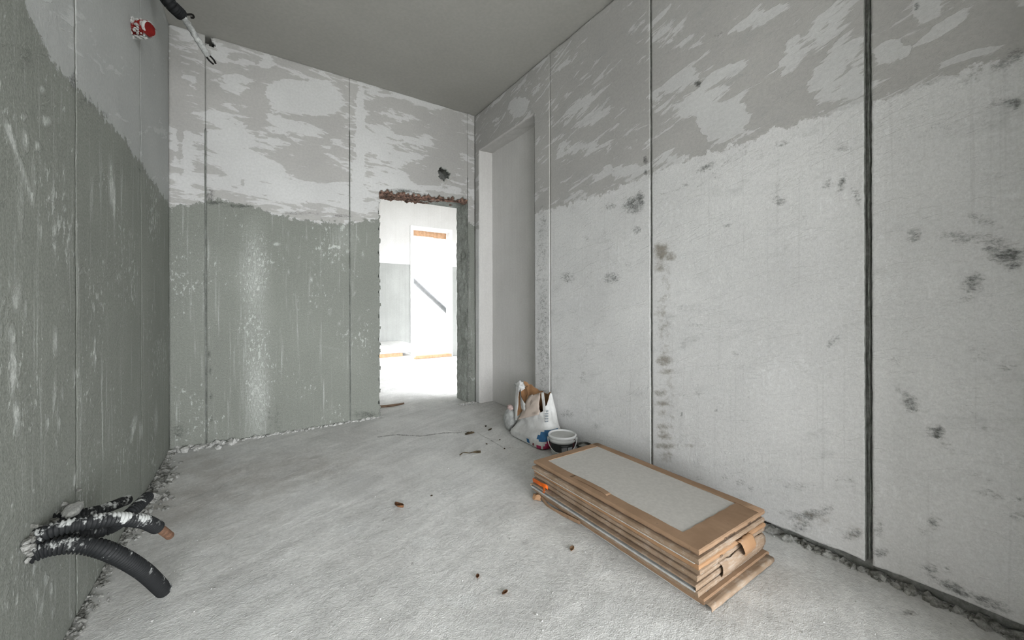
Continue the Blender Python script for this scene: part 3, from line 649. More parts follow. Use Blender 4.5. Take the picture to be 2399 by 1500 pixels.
# scaffold outside: tarpaulin and brace
M = Mat('scaffold_sheeting')
for n in list(M.t.nodes):
    if n.type == 'BSDF_PRINCIPLED': M.t.nodes.remove(n)
tr = M.node('ShaderNodeBsdfTranslucent'); tr.inputs[0].default_value = (0.42, 0.436, 0.45, 1)
tp = M.node('ShaderNodeBsdfTransparent'); tp.inputs[0].default_value = (0.95, 0.97, 1, 1)
mxs = M.node('ShaderNodeMixShader'); mxs.inputs[0].default_value = 0.07
M.t.links.new(tr.outputs[0], mxs.inputs[1]); M.t.links.new(tp.outputs[0], mxs.inputs[2])
M.t.links.new(mxs.outputs[0], M.t.nodes['Material Output'].inputs[0])
rough_sheet('scaffold_sheet', (0.8, YF + 1.25, -1.2), (5.6, 0, 0), (0, 0, 4.6), 90, 60, (0, 1, 0), 0.05, M.m, None, 61, 1.6, label='white translucent scaffold sheeting hanging outside the balcony window', category='sheeting')
boxes_obj('balcony_slab', [(0.5, 6.6, YF + .28, YF + 1.6, -0.2, -0.02)], MAT['niche'], kind='structure', label='concrete slab outside the balcony window', category='balcony')
MAT['ground'] = simple_mat('outdoor_ground', (0.22, 0.22, 0.19), 0.95, 0.1, 0.5, 0)
boxes_obj('ground', [(-40, 40, -40, 40, -3.4, -3.2)], MAT['ground'], kind='structure', label='ground outside the building', category='ground')

def tube(path, r, sides=10, closed_ends=True):
    P = [np.array(p, float) for p in path]; vs, fs_ = [], []
    n = len(P); prev = None
    for i, p in enumerate(P):
        t = P[min(i + 1, n - 1)] - P[max(i - 1, 0)]; t = t / np.linalg.norm(t)
        if prev is None:
            a = np.cross(t, [0, 0, 1.0])
            if np.linalg.norm(a) < .1: a = np.cross(t, [1.0, 0, 0])
        else: a = prev - t * (prev @ t)
        a = a / np.linalg.norm(a); prev = a; b = np.cross(t, a)
        rr = r[i] if hasattr(r, '__len__') else r
        for k in range(sides):
            w = 2 * math.pi * k / sides
            vs.append(p + rr * (math.cos(w) * a + math.sin(w) * b))
    for i in range(n - 1):
        for k in range(sides):
            j = (k + 1) % sides
            fs_.append((i * sides + k, i * sides + j, (i + 1) * sides + j, (i + 1) * sides + k))
    if closed_ends:
        fs_.append(tuple(range(sides))[::-1]); fs_.append(tuple((n - 1) * sides + k for k in range(sides)))
    return vs, fs_
def spline(pts, n):
    P = [np.array(p, float) for p in pts]; P = [2 * P[0] - P[1]] + P + [2 * P[-1] - P[-2]]
    out = []; m = len(P) - 3
    for i in range(n):
        s = i / (n - 1) * m; k = min(int(s), m - 1); t = s - k
        a, b, c, d = P[k:k + 4]
        out.append(0.5 * ((2 * b) + (c - a) * t + (2 * a - 5 * b + 4 * c - d) * t * t + (3 * b - a - 3 * c + d) * t ** 3))
    # even spacing
    out = np.array(out); L = np.concatenate([[0], np.cumsum(np.linalg.norm(np.diff(out, axis=0), axis=1))])
    ss = np.linspace(0, L[-1], n)
    return np.stack([np.interp(ss, L, out[:, k]) for k in range(3)], -1), L[-1]

# scaffold brace: passes behind the window frame, on the outer side of the balcony
yb_ = YF + 0.45
b0 = hit(940, 630, 1, yb_); b1 = hit(1085, 765, 1, yb_)
dd = b1 - b0
tb = tube([b0 - dd * .9, b1 + dd * .7], 0.052, 14)
mesh_obj('scaffold_brace', *tb, MAT['steel'], None, True, label='grey diagonal scaffold brace outside the balcony window', category='scaffold tube')

# plasterboard stack in the next room
SX1 = onfloor(972, 858)[0]; SY0 = 6.50
MAT['board'] = simple_mat('plasterboard', (0.66, 0.655, 0.64), 0.85, 0.06, 10, 0.1)
z = 0.0; k = 0
ords = ['bottom', 'second from the bottom', 'third from the bottom', 'fourth from the bottom', 'fifth from the bottom']
tops = ['just above the wooden spacer', 'second above the wooden spacer', 'third above the wooden spacer', 'topmost']
def board(z, t, lab):
    dx = random.uniform(-.05, .035); dy = random.uniform(-.015, .02)
    boxes_obj('plasterboard_sheet', [(SX1 - 1.25 + dx, SX1 + dx, SY0 + dy, YF - .03 + min(dy, 0), z, z + t)], MAT['board'], None, 0.003,
              label=lab, category='board', group='boards stacked beyond the doorway')
for i in range(5):
    board(z, 0.037, 'pale grey board stacked beyond the doorway, ' + ords[i] + ' of the pile'); z += 0.038
boxes_obj('wooden_spacer', [(SX1 - 1.2, SX1 - 0.22, SY0 + 0.005, YF - .05, z, z + 0.062)], MAT['wood_pale'], None, 0.004, label='brown wooden spacer between boards stacked beyond the doorway', category='wood')
z += 0.063
for i in range(4):
    board(z, 0.031, 'pale grey board stacked beyond the doorway, ' + tops[i]); z += 0.032

# ------------------------------------------------------------------ rubble along wall bases
ICO = None
def ico():
    global ICO
    if ICO is None:
        bm = bmesh.new(); bmesh.ops.create_icosphere(bm, subdivisions=1, radius=1.0)
        ICO = (np.array([v.co[:] for v in bm.verts]), np.array([[v.index for v in f.verts] for f in bm.faces])); bm.free()
    return ICO
def rubble(name, spots, mat, label, parent=None, **props):
    v0, f0 = ico(); vs, fs_ = [], []
    for x, y, z, s in spots:
        sc = np.array([random.uniform(.6, 1.4), random.uniform(.6, 1.4), random.uniform(.55, 1.0)]) * s
        a = random.uniform(0, 6.28); R = np.array([[math.cos(a), -math.sin(a), 0], [math.sin(a), math.cos(a), 0], [0, 0, 1]])
        v = (v0 * (1 + RNG.uniform(-.35, .35, (len(v0), 1))) * sc) @ R.T + np.array([x, y, z])
        fs_.append(f0 + sum(len(q) for q in vs)); vs.append(v)
    return mesh_obj(name, np.concatenate(vs), np.concatenate(fs_), mat, parent, label=label, category='rubble', kind='stuff', **props)
sp = []
for k in range(800):                                   # left wall foot
    y = random.uniform(0.7, YB); s = abs(random.gauss(0, .005)) + .002
    near = np.exp(-((y - 3.0) / .5) ** 2)
    s *= 1 + 0.9 * near
    sp.append((XL + abs(random.gauss(0, .02 + .03 * near)) , y, s * .15, s))
rubble('mortar_rubble', sp, MAT['rubble'], 'grey crumbled mortar along the foot of the green-grey cement wall')
sp = []
for k in range(420):
    x = random.uniform(XL, DX0 + .02); s = abs(random.gauss(0, .006)) + .003
    if x < -.1: s *= 1.7
    sp.append((x, YB - abs(random.gauss(0, .02 + .025 * (x < -.1))), s * .15, s))
rubble('mortar_rubble', sp, MAT['rubble_pale'], 'pale crumbled plaster along the foot of the wall with the doorway')
sp = []
for k in range(420):
    y = 0.1 + 2.2 * random.random() ** 1.6; s = (abs(random.gauss(0, .006)) + .0025) * (1.5 if y < .9 else 1)
    sp.append((XR + .012 - abs(random.gauss(0, .016)), y, s * .2, s))
rubble('mortar_rubble', sp, MAT['rubble'], 'crumbled mortar in the gap along the foot of the pale panelled wall')
sp = []
for k in range(150):
    x = random.uniform(1.84, 2.03); s = abs(random.gauss(0, .006)) + .003
    sp.append((x, YB - abs(random.gauss(0, .03)), s * .15, s))
rubble('mortar_rubble', sp, MAT['rubble_pale'], 'crumbs of plaster at the foot of the jamb between doorway and niche')
sp = []
PXa, PXb = 1.28, 1.86
for k in range(260):                                   # loose grit on the floor
    p = onfloor(random.uniform(150, 2300), random.uniform(1000, 1490)); s = random.uniform(.0012, .0035)
    if XL < p[0] < XR and p[1] < 3.6 and not (PXa < p[0] < PXb and .7 < p[1] < 1.8) and not (p[0] > 1.68 and 2.0 < p[1] < 2.9): sp.append((p[0], p[1], s * .2, s))
rubble('floor_grit', sp, MAT['rubble_pale'], 'tiny pale crumbs scattered over the screed floor')

# ------------------------------------------------------------------ corrugated conduits
def conduit_mat(name, col, dust, thr):
    M = Mat(name); p = M.pos(); x, y, z = M.xyz(p)
    n = M.noise(p, 26.0, 5, 0.65)
    nz_ = M.xyz(M.node('ShaderNodeNewGeometry').outputs['Normal'])[2]
    d = M.step(M.add(n, M.mul(nz_, 0.10)), thr, thr + 0.10)
    M.base(M.mix(d, col, dust)); M.rough(M.step(d, 0, 1, 0.6, 0.95)); M.b.inputs['Specular IOR Level'].default_value = 0.2
    M.bump(M.noise(p, 120, 4, .6), 0.25, 0.002)
    return M.m
MAT['conduit'] = conduit_mat('black_conduit', (0.014, 0.015, 0.016), (0.36, 0.37, 0.36), 0.61)
MAT['conduit_dusty'] = conduit_mat('dusty_conduit', (0.015, 0.016, 0.017), (0.40, 0.41, 0.40), 0.545)
MAT['red_plastic'] = conduit_mat('red_pipe', (0.17, 0.010, 0.008), (0.42, 0.42, 0.41), 0.44)
MAT['copper'] = simple_mat('rusty_brown_sleeve', (0.17, 0.095, 0.06), 0.7, 0.2, 60, 0.2)
MAT['dull_white'] = simple_mat('dirty_white_cable', (0.50, 0.51, 0.50), 0.7, 0.25, 26, 0.3)

def corrugated(pts, r, pitch=0.0100, sides=18, depth=0.22, hollow=0.05):
    n = 60; path, L = spline(pts, n)
    rings = max(8, int(L / pitch)); m = rings * 4 + 1
    ss = np.linspace(0, 1, m); src = np.linspace(0, 1, n)
    P = np.stack([np.interp(ss, src, path[:, k]) for k in range(3)], -1)
    prof = [1.0 - depth, 1.0, 1.0, 1.0 - depth]
    rad = [r * prof[i % 4] for i in range(m)]
    vs, fs_ = tube(P, rad, sides, False)
    # hollow end
    ni = max(3, int(hollow / L * m)); inner = P[::-1][:ni]
    v2, f2 = tube(inner, [r * 0.80] * ni, sides, False)
    b = len(vs); vs += v2; fs_ += [tuple(i + b for i in f) for f in f2]
    for k in range(sides):                              # rim: nearest matching vertices
        pass
    last = (m - 1) * sides
    V = np.array(vs)
    for k in range(sides):
        j = (k + 1) % sides
        a0 = b + int(np.argmin(np.linalg.norm(V[b:b + sides] - V[last + k], axis=1))); a1 = b + int(np.argmin(np.linalg.norm(V[b:b + sides] - V[last + j], axis=1)))
        if a0 != a1: fs_.append((last + k, last + j, a1, a0))
        else: fs_.append((last + k, last + j, a1))
    fs_.append(tuple(b + (ni - 1) * sides + k for k in range(sides)))
    return vs, fs_
def P_(u, v, x): return hit(u, v, 0, x)
GRP = 'conduits by the wall foot'
def conduit(pts, r, label, mat, parent_group=GRP, **k):
    v, f = corrugated(pts, r, **k)
    return mesh_obj('corrugated_conduit', v, f, mat, None, True, label=label, category='conduit', group=parent_group)
conduit([P_(66, 1303, XL - .004), P_(120, 1282, XL + 0.036), P_(195, 1277, XL + 0.099), P_(265, 1297, XL + 0.155), P_(335, 1338, XL + 0.205), P_(384, 1384, XL + 0.234)], 0.0245,
        'thick black corrugated conduit drooping lowest from the green-grey wall', MAT['conduit'])
conduit([P_(72, 1264, XL - .004), P_(120, 1243, XL + 0.036), P_(190, 1227, XL + 0.092), P_(270, 1217, XL + 0.155), P_(335, 1222, XL + 0.208), P_(370, 1237, XL + 0.234)], 0.0210,
        'dusty corrugated conduit ending in a rusty brown sleeve', MAT['conduit_dusty'])
sl = corrugated([P_(355, 1229, XL + 0.224), P_(379, 1242, XL + 0.241), P_(398, 1256, XL + 0.251)], 0.0135, pitch=.006)
slo = mesh_obj('brown_sleeve', *sl, MAT['copper'], None, True)
slo.parent = [o for o in COL.objects if o.get('label', '').startswith('dusty corrugated conduit ending')][0]
conduit([P_(85, 1285, XL - .004), P_(130, 1268, XL + 0.033), P_(200, 1252, XL + 0.079), P_(258, 1238, XL + 0.125), P_(300, 1208, XL + 0.175), P_(346, 1164, XL + 0.198)], 0.0190,
        'black conduit running underneath the others and turning up at its end', MAT['conduit'])
conduit([P_(120, 1218, XL - .004), P_(170, 1209, XL + 0.036), P_(230, 1197, XL + 0.083), P_(270, 1183, XL + 0.115), P_(300, 1171, XL + 0.135)], 0.0170,
        'black conduit stub with an open round mouth, topmost of the cluster', MAT['conduit_dusty'])
sp = []
for k in range(90):                                     # plaster packed round the conduits
    u = random.uniform(60, 190); v = np.interp(u, [60, 190], [1290, 1195]) + random.gauss(0, 18)
    p = P_(u, v, XL + random.uniform(0, .012)); sp.append((p[0], p[1], p[2], random.uniform(.003, .012)))
v0 = rubble('mortar_packing', sp, MAT['rubble'], 'rough mortar packed around the black conduits')
p = P_(172, 1194, XL + .04)
lump_v, lump_f = ico()
bm = bmesh.new(); bmesh.ops.create_icosphere(bm, subdivisions=3, radius=1.0)
for q in bm.verts:
    q.co = Vector((q.co.x * .022, q.co.y * .052, q.co.z * .014)) * (1 + .25 * float(vnoise(np.array(q.co.x * 3 + 1.0), np.array(q.co.y * 3 + q.co.z), 1.3, 77, 3)))
o = bm_obj('plaster_lump', bm, MAT['rubble_pale'], None, True, label='white plaster lump lying on top of the black conduits', category='plaster'); o.location = p

# red pipe stub high on the left wall
e = P_(352, 68, XL + .075); s0 = P_(300, 66, XL - .02)
rp = empty('red_pipe', tuple(P_(305, 68, XL)), label='short red plastic pipe stub plastered into the left-hand wall near the ceiling', category='pipe')
v, f = corrugated([s0, (s0 + e) / 2 + np.array([0, 0, .004]), e], 0.038, pitch=.012, sides=22, hollow=.03, depth=.05)
v = [np.array(q) - np.array(rp.location) for q in v]
mesh_obj('pipe_body', v, f, MAT['red_plastic'], rp, True)
sp = []
MAT['red_cap'] = simple_mat('deep_red_plastic', (0.17, 0.008, 0.007), 0.5, 0.15, 30, 0.1)
dr = (e - s0) / np.linalg.norm(e - s0)
v, f = tube([e - dr * .012, e - dr * .002], 0.033, 22); v = [np.array(q) - np.array(rp.location) for q in v]
mesh_obj('pipe_cap', v, f, MAT['red_cap'], rp, False)
for k in range(130):
    t = random.uniform(0, 1) ** 2 * .8; q = s0 + (e - s0) * t; a = random.uniform(0, 6.28)
    n1 = np.cross(dr, [0, 0, 1.0]); n1 /= np.linalg.norm(n1); n2 = np.cross(n1, dr)
    q = q + 0.038 * (math.cos(a) * n1 + math.sin(a) * n2) * (1.02)
    sp.append((*(q - np.array(rp.location)), random.uniform(.004, .012) * (1.5 - t)))
rubble_ = rubble('plaster_crust', sp, MAT['rubble_pale'], 'plaster crust', rp); del rubble_['category']

# conduit with white cable hanging at the ceiling corner
cb = np.array(hit(352, -48, 0, XL - .01)); c1 = cb + np.array([.10, -.02, -.06])
A0 = hit(398, 8, 1, 3.02); A1 = hit(424, 34, 1, 3.10)
cc = empty('ceiling_conduit', tuple(cb), label='black conduit with a dirty white cable hanging from the ceiling corner', category='conduit')
off = np.array(cc.location)
v, f = corrugated([cb - off, (cb * .55 + A0 * .45) - off + np.array([0, 0, .01]), A0 - off, A1 - off], 0.036, pitch=.010, sides=18)
mesh_obj('conduit_tube', v, f, MAT['conduit'], cc, True)
C0 = hit(418, 24, 1, 3.07); C1 = hit(452, 75, 1, 3.16); C2 = hit(487, 131, 1, 3.24); C3 = hit(503, 150, 1, 3.27)
path, L = spline([C0 - off, (C0 + C1) / 2 - off + np.array([.004, 0, -.004]), C1 - off, C2 - off], 40)
rr = [0.0185 + .0015 * math.sin(i * 1.3) for i in range(40)]
WCB = mesh_obj('white_cable', *tube(path, rr, 12), MAT['dull_white'], cc, True)
for s_ in (-1, 1):
    path, L = spline([C2 - off - (C3 - C2) * .2 + s_ * np.array([.007, 0, .006]), (C2 + C3) / 2 - off + s_ * np.array([.011, 0, .007]), C3 - off + s_ * np.array([.006, 0, .004])], 12)
    mesh_obj('cable_end', *tube(path, .0055, 8), MAT['black'], WCB, True)
path, L = spline([A1 - off, A1 - off + np.array([.03, 0, .012]), A1 - off + np.array([.055, 0, .022]), A1 - off + np.array([.06, 0, .005]), A1 - off + np.array([.045, 0, .0])], 16)
mesh_obj('wire_loop', *tube(path, .006, 8), MAT['black'], cc, True)

# ------------------------------------------------------------------ stack of tile packs
def card_mat(name, a, b, dust):
    M = Mat(name); p = M.obj(); x, y, z = M.xyz(p)
    n = M.noise(p, 7.0, 5, 0.6); f = M.noise(M.vec(M.mul(x, 30.0), M.mul(y, 30.0), M.mul(z, 160.0)), 1.0, 4, 0.65)
    c = M.mix(M.step(n, 0.35, 0.68), a, b)
    d = M.step(M.add(M.mul(f, 0.7), M.mul(n, 0.4)), dust, dust + 0.18)
    c = M.mix(M.mul(d, 0.7), c, (0.42, 0.36, 0.30))
    k = M.step(M.noise(p, 45.0, 4, 0.7), 0.62, 0.75)
    c = M.mix(M.mul(k, 0.35), c, (0.06, 0.045, 0.03))
    M.base(c); M.rough(0.85); M.bump(M.add(f, n), 0.3, 0.003)
    return M.m
MAT['card_a'] = card_mat('cardboard_brown', (0.265, 0.170, 0.105), (0.325, 0.212, 0.135), 0.70)
MAT['card_b'] = card_mat('cardboard_dusty', (0.235, 0.165, 0.11), (0.33, 0.24, 0.17), 0.54)
MAT['card_c'] = card_mat('cardboard_orange', (0.33, 0.19, 0.10), (0.37, 0.225, 0.13), 0.62)
MAT['tile'] = simple_mat('stoneware_tile', (0.52, 0.505, 0.475), 0.65, 0.05, 60, 0.1)
MAT['tile_white'] = simple_mat('white_tile_edge', (0.50, 0.50, 0.49), 0.6, 0.10, 30, 0.1)
MAT['ink'] = simple_mat('dark_print', (0.035, 0.025, 0.018), 0.8, 0.1, 20, 0)
MAT['orange'] = simple_mat('orange_plastic', (0.85, 0.17, 0.02), 0.45, 0.12, 20, 0.1)

PX0, PX1, PY0, PY1 = 1.318, 1.812, 0.780, 1.752
PT = 0.0248
def profile_wrap(w, l, t, wn, ws, we, wf, skip=()):
    """cardboard wrap: turned-over rim on top (widths west, south, east, north), skin down the sides, lip below"""
    vs, fs_ = [], []
    th = 0.0022
    def rect(i0, i1, i2, i3, z):      # inset west south east north
        return [(i0, i1, z), (w - i2, i1, z), (w - i2, l - i3, z), (i0, l - i3, z)]
    e = -0.0016
    rings = [rect(wn, ws, we, wf, t - .0004), rect(wn, ws, we, wf, t + th), rect(.004, .004, .004, .004, t + th), rect(e + .001, e + .001, e + .001, e + .001, t + th - .0035),
             rect(e, e, e, e, t * .55), rect(e + .002, e + .002, e + .002, e + .002, .0062), rect(.016, .016, .016, .016, 0.0035)]
    # densify each ring side so edges can be worn
    m = 26; R = []
    for ri, r in enumerate(rings):
        row = []
        for s in range(4):
            a, b = np.array(r[s]), np.array(r[(s + 1) % 4])
            for k in range(m): row.append(a + (b - a) * k / m)
        R.append(row)
    n = 4 * m
    for ri, row in enumerate(R):
        for k, q in enumerate(row):
            j = np.zeros(3)
            if ri in (0, 1): j = np.array([.0022 * math.sin(k * .9) * random.random(), .0022 * math.cos(k * 1.1) * random.random(), 0])
            if ri in (2, 3): j = np.array([0, 0, -.0012 * random.random()])
            if ri in (4, 5): j = np.array([random.uniform(-.001, .0012), random.uniform(-.001, .0012), 0])
            vs.append(q + j)
    for ri in range(len(R) - 1):
        for k in range(n):
            s = k // m
            if s in skip and ri >= 3: continue
            fs_.append((ri * n + k, ri * n + (k + 1) % n, (ri + 1) * n + (k + 1) % n, (ri + 1) * n + k))
    return vs, fs_
def text_child(body, parent, size, loc, rot, mat):
    cu = bpy.data.curves.new('print', 'FONT'); cu.body = body; cu.size = size; cu.extrude = 0.0001
    o = bpy.data.objects.new('tmp_text', cu); COL.objects.link(o)
    dg = bpy.context.evaluated_depsgraph_get(); me = bpy.data.meshes.new_from_object(o.evaluated_get(dg))
    bpy.data.objects.remove(o); me.name = 'print'; me.materials.clear(); me.materials.append(mat)
    q = bpy.data.objects.new('printed_code', me); q.location = loc; q.rotation_euler = rot
    return put(q, parent)
labs = ['bottom tile pack of the pile, cardboard sticking out underneath', 'second tile pack from the floor, in dirty brown cardboard', 'third tile pack from the floor, with bare white tile edges along its long side',
        'fourth tile pack from the floor, with torn crumpled cardboard at its end', 'fifth tile pack from the floor, in dusty cardboard', 'sixth tile pack from the floor, with an orange-brown cardboard end and a torn flap', 'second tile pack from the top, in grey dusty cardboard', 'topmost tile pack with grey tile showing inside a brown cardboard rim']
packs = []
jit = [(0.012, -0.010, 0), (-0.002, 0.004, .004), (-0.012, 0.006, .006), (0.004, 0.010, -.004), (0.010, 0.004, .005), (-0.004, 0.0, -.006), (-0.012, -0.005, .004), (0.002, 0.002, 0)]
for i in range(8):
    w, l = PX1 - PX0, PY1 - PY0
    pk = empty('tile_pack', (PX0 + jit[i][0], PY0 + jit[i][1], i * PT), jit[i][2], label=labs[i], category='tile pack', group='tile packs in the stack')
    packs.append(pk)
    cm = MAT[['card_a', 'card_b', 'card_b', 'card_b', 'card_b', 'card_c', 'card_b', 'card_a'][i]]
    skip = (3,) if i == 2 else ()
    wd = (.058, .098, .042, .05) if i == 7 else (.05, .06, .05, .06)
    v, f = profile_wrap(w, l, PT - .0026, *wd, skip)
    mesh_obj('cardboard_wrap', v, f, cm, pk, False)
    zt = (PT - .0026)
    for k, (za, zb_) in enumerate(((.001, zt / 2 - .0005), (zt / 2 + .0005, zt - .0002))):
        if i == 2: boxes_obj('tile', [((.0005, .006)[k], w - .004, .004, l - .004, za + .003 * k, zb_ - .002 * (1 - k))], MAT['tile_white'], pk, .0008)
        else: boxes_obj('tile', [((.002 if i in (0, 6) else .017), w - .017, (.004 if i in (1, 4) else .017), l - .017, za, zb_)], MAT['tile'], pk, .0008)
rx = (math.radians(90), 0, 0)
text_child('CK-K20A8', packs[7], .017, (.165, -.0036, .004), rx, MAT['ink'])
text_child('335', packs[7], .017, (.345, -.0036, .004), rx, MAT['ink'])
text_child('154', packs[5], .015, (.13, -.0036, .004), rx, MAT['ink'])
text_child('3', packs[5], .017, (.335, -.0036, .003), rx, MAT['ink'])
text_child('1', packs[1], .015, (.055, -.0036, .004), rx, MAT['ink'])

def sheet_strip(name, pathpts, width_vec, thick, mat, parent, jag_amp=.003, nu=14, seed=3):
    """curved strip of card with thickness: path x width"""
    path, L = spline(pathpts, 16); wv = np.array(width_vec, float); rg = random.Random(seed)
    rows = []
    for i, p_ in enumerate(path):
        t = path[min(i + 1, 15)] - path[max(i - 1, 0)]; nn_ = np.cross(t, wv); nn_ = nn_ / (np.linalg.norm(nn_) + 1e-9)
        row = []
        for k in range(nu + 1):
            s = k / nu; j = rg.uniform(-1, 1) * jag_amp * (1 if i in (0, 15) else .2)
            row.append(p_ + wv * s + t / (np.linalg.norm(t) + 1e-9) * j + nn_ * rg.uniform(-.0008, .0008))
        rows.append((row, nn_))
    vs, fs_ = [], []; n = nu + 1
    for row, nn_ in rows: vs += row
    for row, nn_ in rows: vs += [q + nn_ * thick for q in row]
    N = 16 * n
    for i in range(15):
        for k in range(nu):
            a = i * n + k; fs_.append((a, a + 1, a + n + 1, a + n)); fs_.append((N + a, N + a + n, N + a + n + 1, N + a + 1))
    for i in range(15):
        fs_.append((i * n, (i + 1) * n, N + (i + 1) * n, N + i * n)); a = i * n + nu; fs_.append((a, N + a, N + a + n, a + n))
    for k in range(nu):
        fs_.append((k, N + k, N + k + 1, k + 1)); a = 15 * n + k; fs_.append((a, a + 1, N + a + 1, N + a))
    return mesh_obj(name, vs, fs_, mat, parent, True)
# torn flap hanging from the sixth pack's end, crumpled sheet lower down, bottom carton sticking out
sheet_strip('torn_flap', [(.255, -.002, PT), (.262, -.016, PT - .004), (.275, -.024, -.014), (.292, -.014, -.034), (.302, -.012, -.044)], (.088, 0, .006), .0018, MAT['card_c'], packs[5], .004, seed=5)
sheet_strip('torn_cardboard', [(.14, -.0025, PT * .95), (.15, -.010, PT * .5), (.145, -.014, -.012), (.15, -.006, -.030), (.15, -.004, -.038)], (.335, 0, .004), .0018, MAT['card_b'], packs[3], .006, seed=8)
sheet_strip('carton_edge', [(.0, .01, .0175), (.0, -.012, .0172), (.0, -.024, .0165), (.0, -.0275, .011), (.0, -.0275, .002)], (.476, 0, 0), .002, MAT['card_b'], packs[0], .002, seed=9)
sheet_strip('loose_carton_flap', [(-.002, .62, PT * .8), (-.012, .74, PT * .5), (-.020, .84, PT * .4), (-.006, .93, PT * 1.2)], (-.004, 0, -.016), .0016, MAT['card_a'], packs[0], .003, seed=12)
sheet_strip('rim_fold', [(.452, .0, PT + .0002), (.4515, .1, PT + .002), (.451, .5, PT + .001), (.452, .96, PT + .0002)], (.042, 0, .0003), .0014, MAT['card_a'], packs[7], .001, seed=13)
sheet_strip('torn_rim', [(.058, .46, PT - .0003), (.063, .50, PT + .001), (.062, .62, PT + .001), (.057, .70, PT - .0003)], (-.03, 0, .0002), .0012, MAT['card_a'], packs[7], .002, seed=14)

# orange strap scrap caught at the far corner; carton scrap beside
of = packs[4]
def loc4(u, v, x): return hit(u, v, 0, x) - np.array(of.location)
so = empty('orange_strap', tuple(hit(1262, 1135, 0, PX0 - .004)), label='torn orange plastic strap caught between the tile packs', category='strap')
ol = np.array(so.location)
q = lambda u, v, x: hit(u, v, 0, x) - ol
sheet_strip('strap_strip', [q(1248, 1120, PX0 + .002), q(1256, 1124, PX0 - .010), q(1268, 1131, PX0 - .012), q(1280, 1136, PX0 - .006), q(1284, 1140, PX0 + .006)], q(1260, 1136, PX0) - q(1260, 1127, PX0), .0014, MAT['orange'], so, .004, seed=21)
sheet_strip('strap_tail', [q(1266, 1130, PX0 - .012), q(1271, 1138, PX0 - .018), q(1273, 1147, PX0 - .016), q(1270, 1156, PX0 - .010)], (0, -.016, 0), .0014, MAT['orange'], so, .005, seed=22)
bm = bmesh.new(); bmesh.ops.create_icosphere(bm, subdivisions=2, radius=1.0)
for vv in bm.verts:
    vv.co = Vector((vv.co.x * .022, vv.co.y * .028, vv.co.z * .019)) * (1 + random.uniform(-.28, .25))
    vv.co.z = max(vv.co.z, -.012)
fp = onfloor(1253, 1172)
bm_obj('carton_scrap', bm, MAT['card_c'], None, False, label='crumpled carton scrap beside the far corner of the tile packs', category='cardboard scrap').location = (PX0 - .012, fp[1], .012)

# ------------------------------------------------------------------ bucket and can
def lathe(prof, n=40, cap0=True, cap1=False):
    vs, fs_ = [], []
    for r, z in prof:
        for k in range(n):
            a = 2 * math.pi * k / n; vs.append((r * math.cos(a), r * math.sin(a), z))
    for i in range(len(prof) - 1):
        for k in range(n):
            j = (k + 1) % n; fs_.append((i * n + k, i * n + j, (i + 1) * n + j, (i + 1) * n + k))
    if cap0: fs_.append(tuple(range(n))[::-1])
    if cap1: fs_.append(tuple((len(prof) - 1) * n + k for k in range(n)))
    return vs, fs_
MAT['white_plastic'] = simple_mat('white_plastic', (0.66, 0.67, 0.67), 0.45, 0.04, 14, 0.05, 0.4)
MAT['grey_lid'] = simple_mat('dusty_lid', (0.52, 0.525, 0.51), 0.8, 0.06, 14, 0.1)
MAT['label_dark'] = simple_mat('dark_label', (0.045, 0.047, 0.05), 0.5, 0.15, 10, 0)
MAT['label_grey'] = simple_mat('grey_label_field', (0.30, 0.31, 0.33), 0.5, 0.1, 30, 0)
MAT['label_pale'] = simple_mat('pale_label_field', (0.50, 0.52, 0.57), 0.5, 0.06, 30, 0)
MAT['label_red'] = simple_mat('dark_red_label', (0.20, 0.035, 0.045), 0.5, 0.3, 60, 0)
MAT['label_green'] = simple_mat('green_label_field', (0.10, 0.20, 0.15), 0.5, 0.1, 30, 0)
BK = (1.868, 2.142, 0)
bk = empty('plaster_bucket', BK, math.radians(0), label='small white plastic bucket with dark label standing by the wall', category='bucket')
BH = 0.135
mesh_obj('bucket_body', *lathe([(.0, .0), (.078, .0), (.080, .004), (.0905, BH - .045), (.094, BH - .045), (.0955, BH - .030), (.094, BH - .026), (.0955, BH - .012)], 48, False), MAT['white_plastic'], bk, True)
LID = mesh_obj('lid', *lathe([(.0955, BH - .020), (.101, BH - .018), (.102, BH - .004), (.099, BH + .002), (.094, BH + .003), (.091, BH - .001), (.089, BH - .009), (.0, BH - .010)], 48, False), MAT['white_plastic'], bk, True)
mesh_obj('lid_panel', *lathe([(.0885, BH - .0085), (.0, BH - .0085)], 40, False), MAT['grey_lid'], LID)
def arc_patch(name, r0, r1, z0, z1, a0, a1, mat, n=18, par=None):
    vs, fs_ = [], []
    for i in range(n + 1):
        a = math.radians(a0 + (a1 - a0) * i / n)
        vs += [(r0 * math.cos(a), r0 * math.sin(a), z0), (r1 * math.cos(a), r1 * math.sin(a), z1)]
        if i: b = 2 * i; fs_.append((b - 2, b, b + 1, b - 1))
    return mesh_obj(name, vs, fs_, mat, par or bk, True)
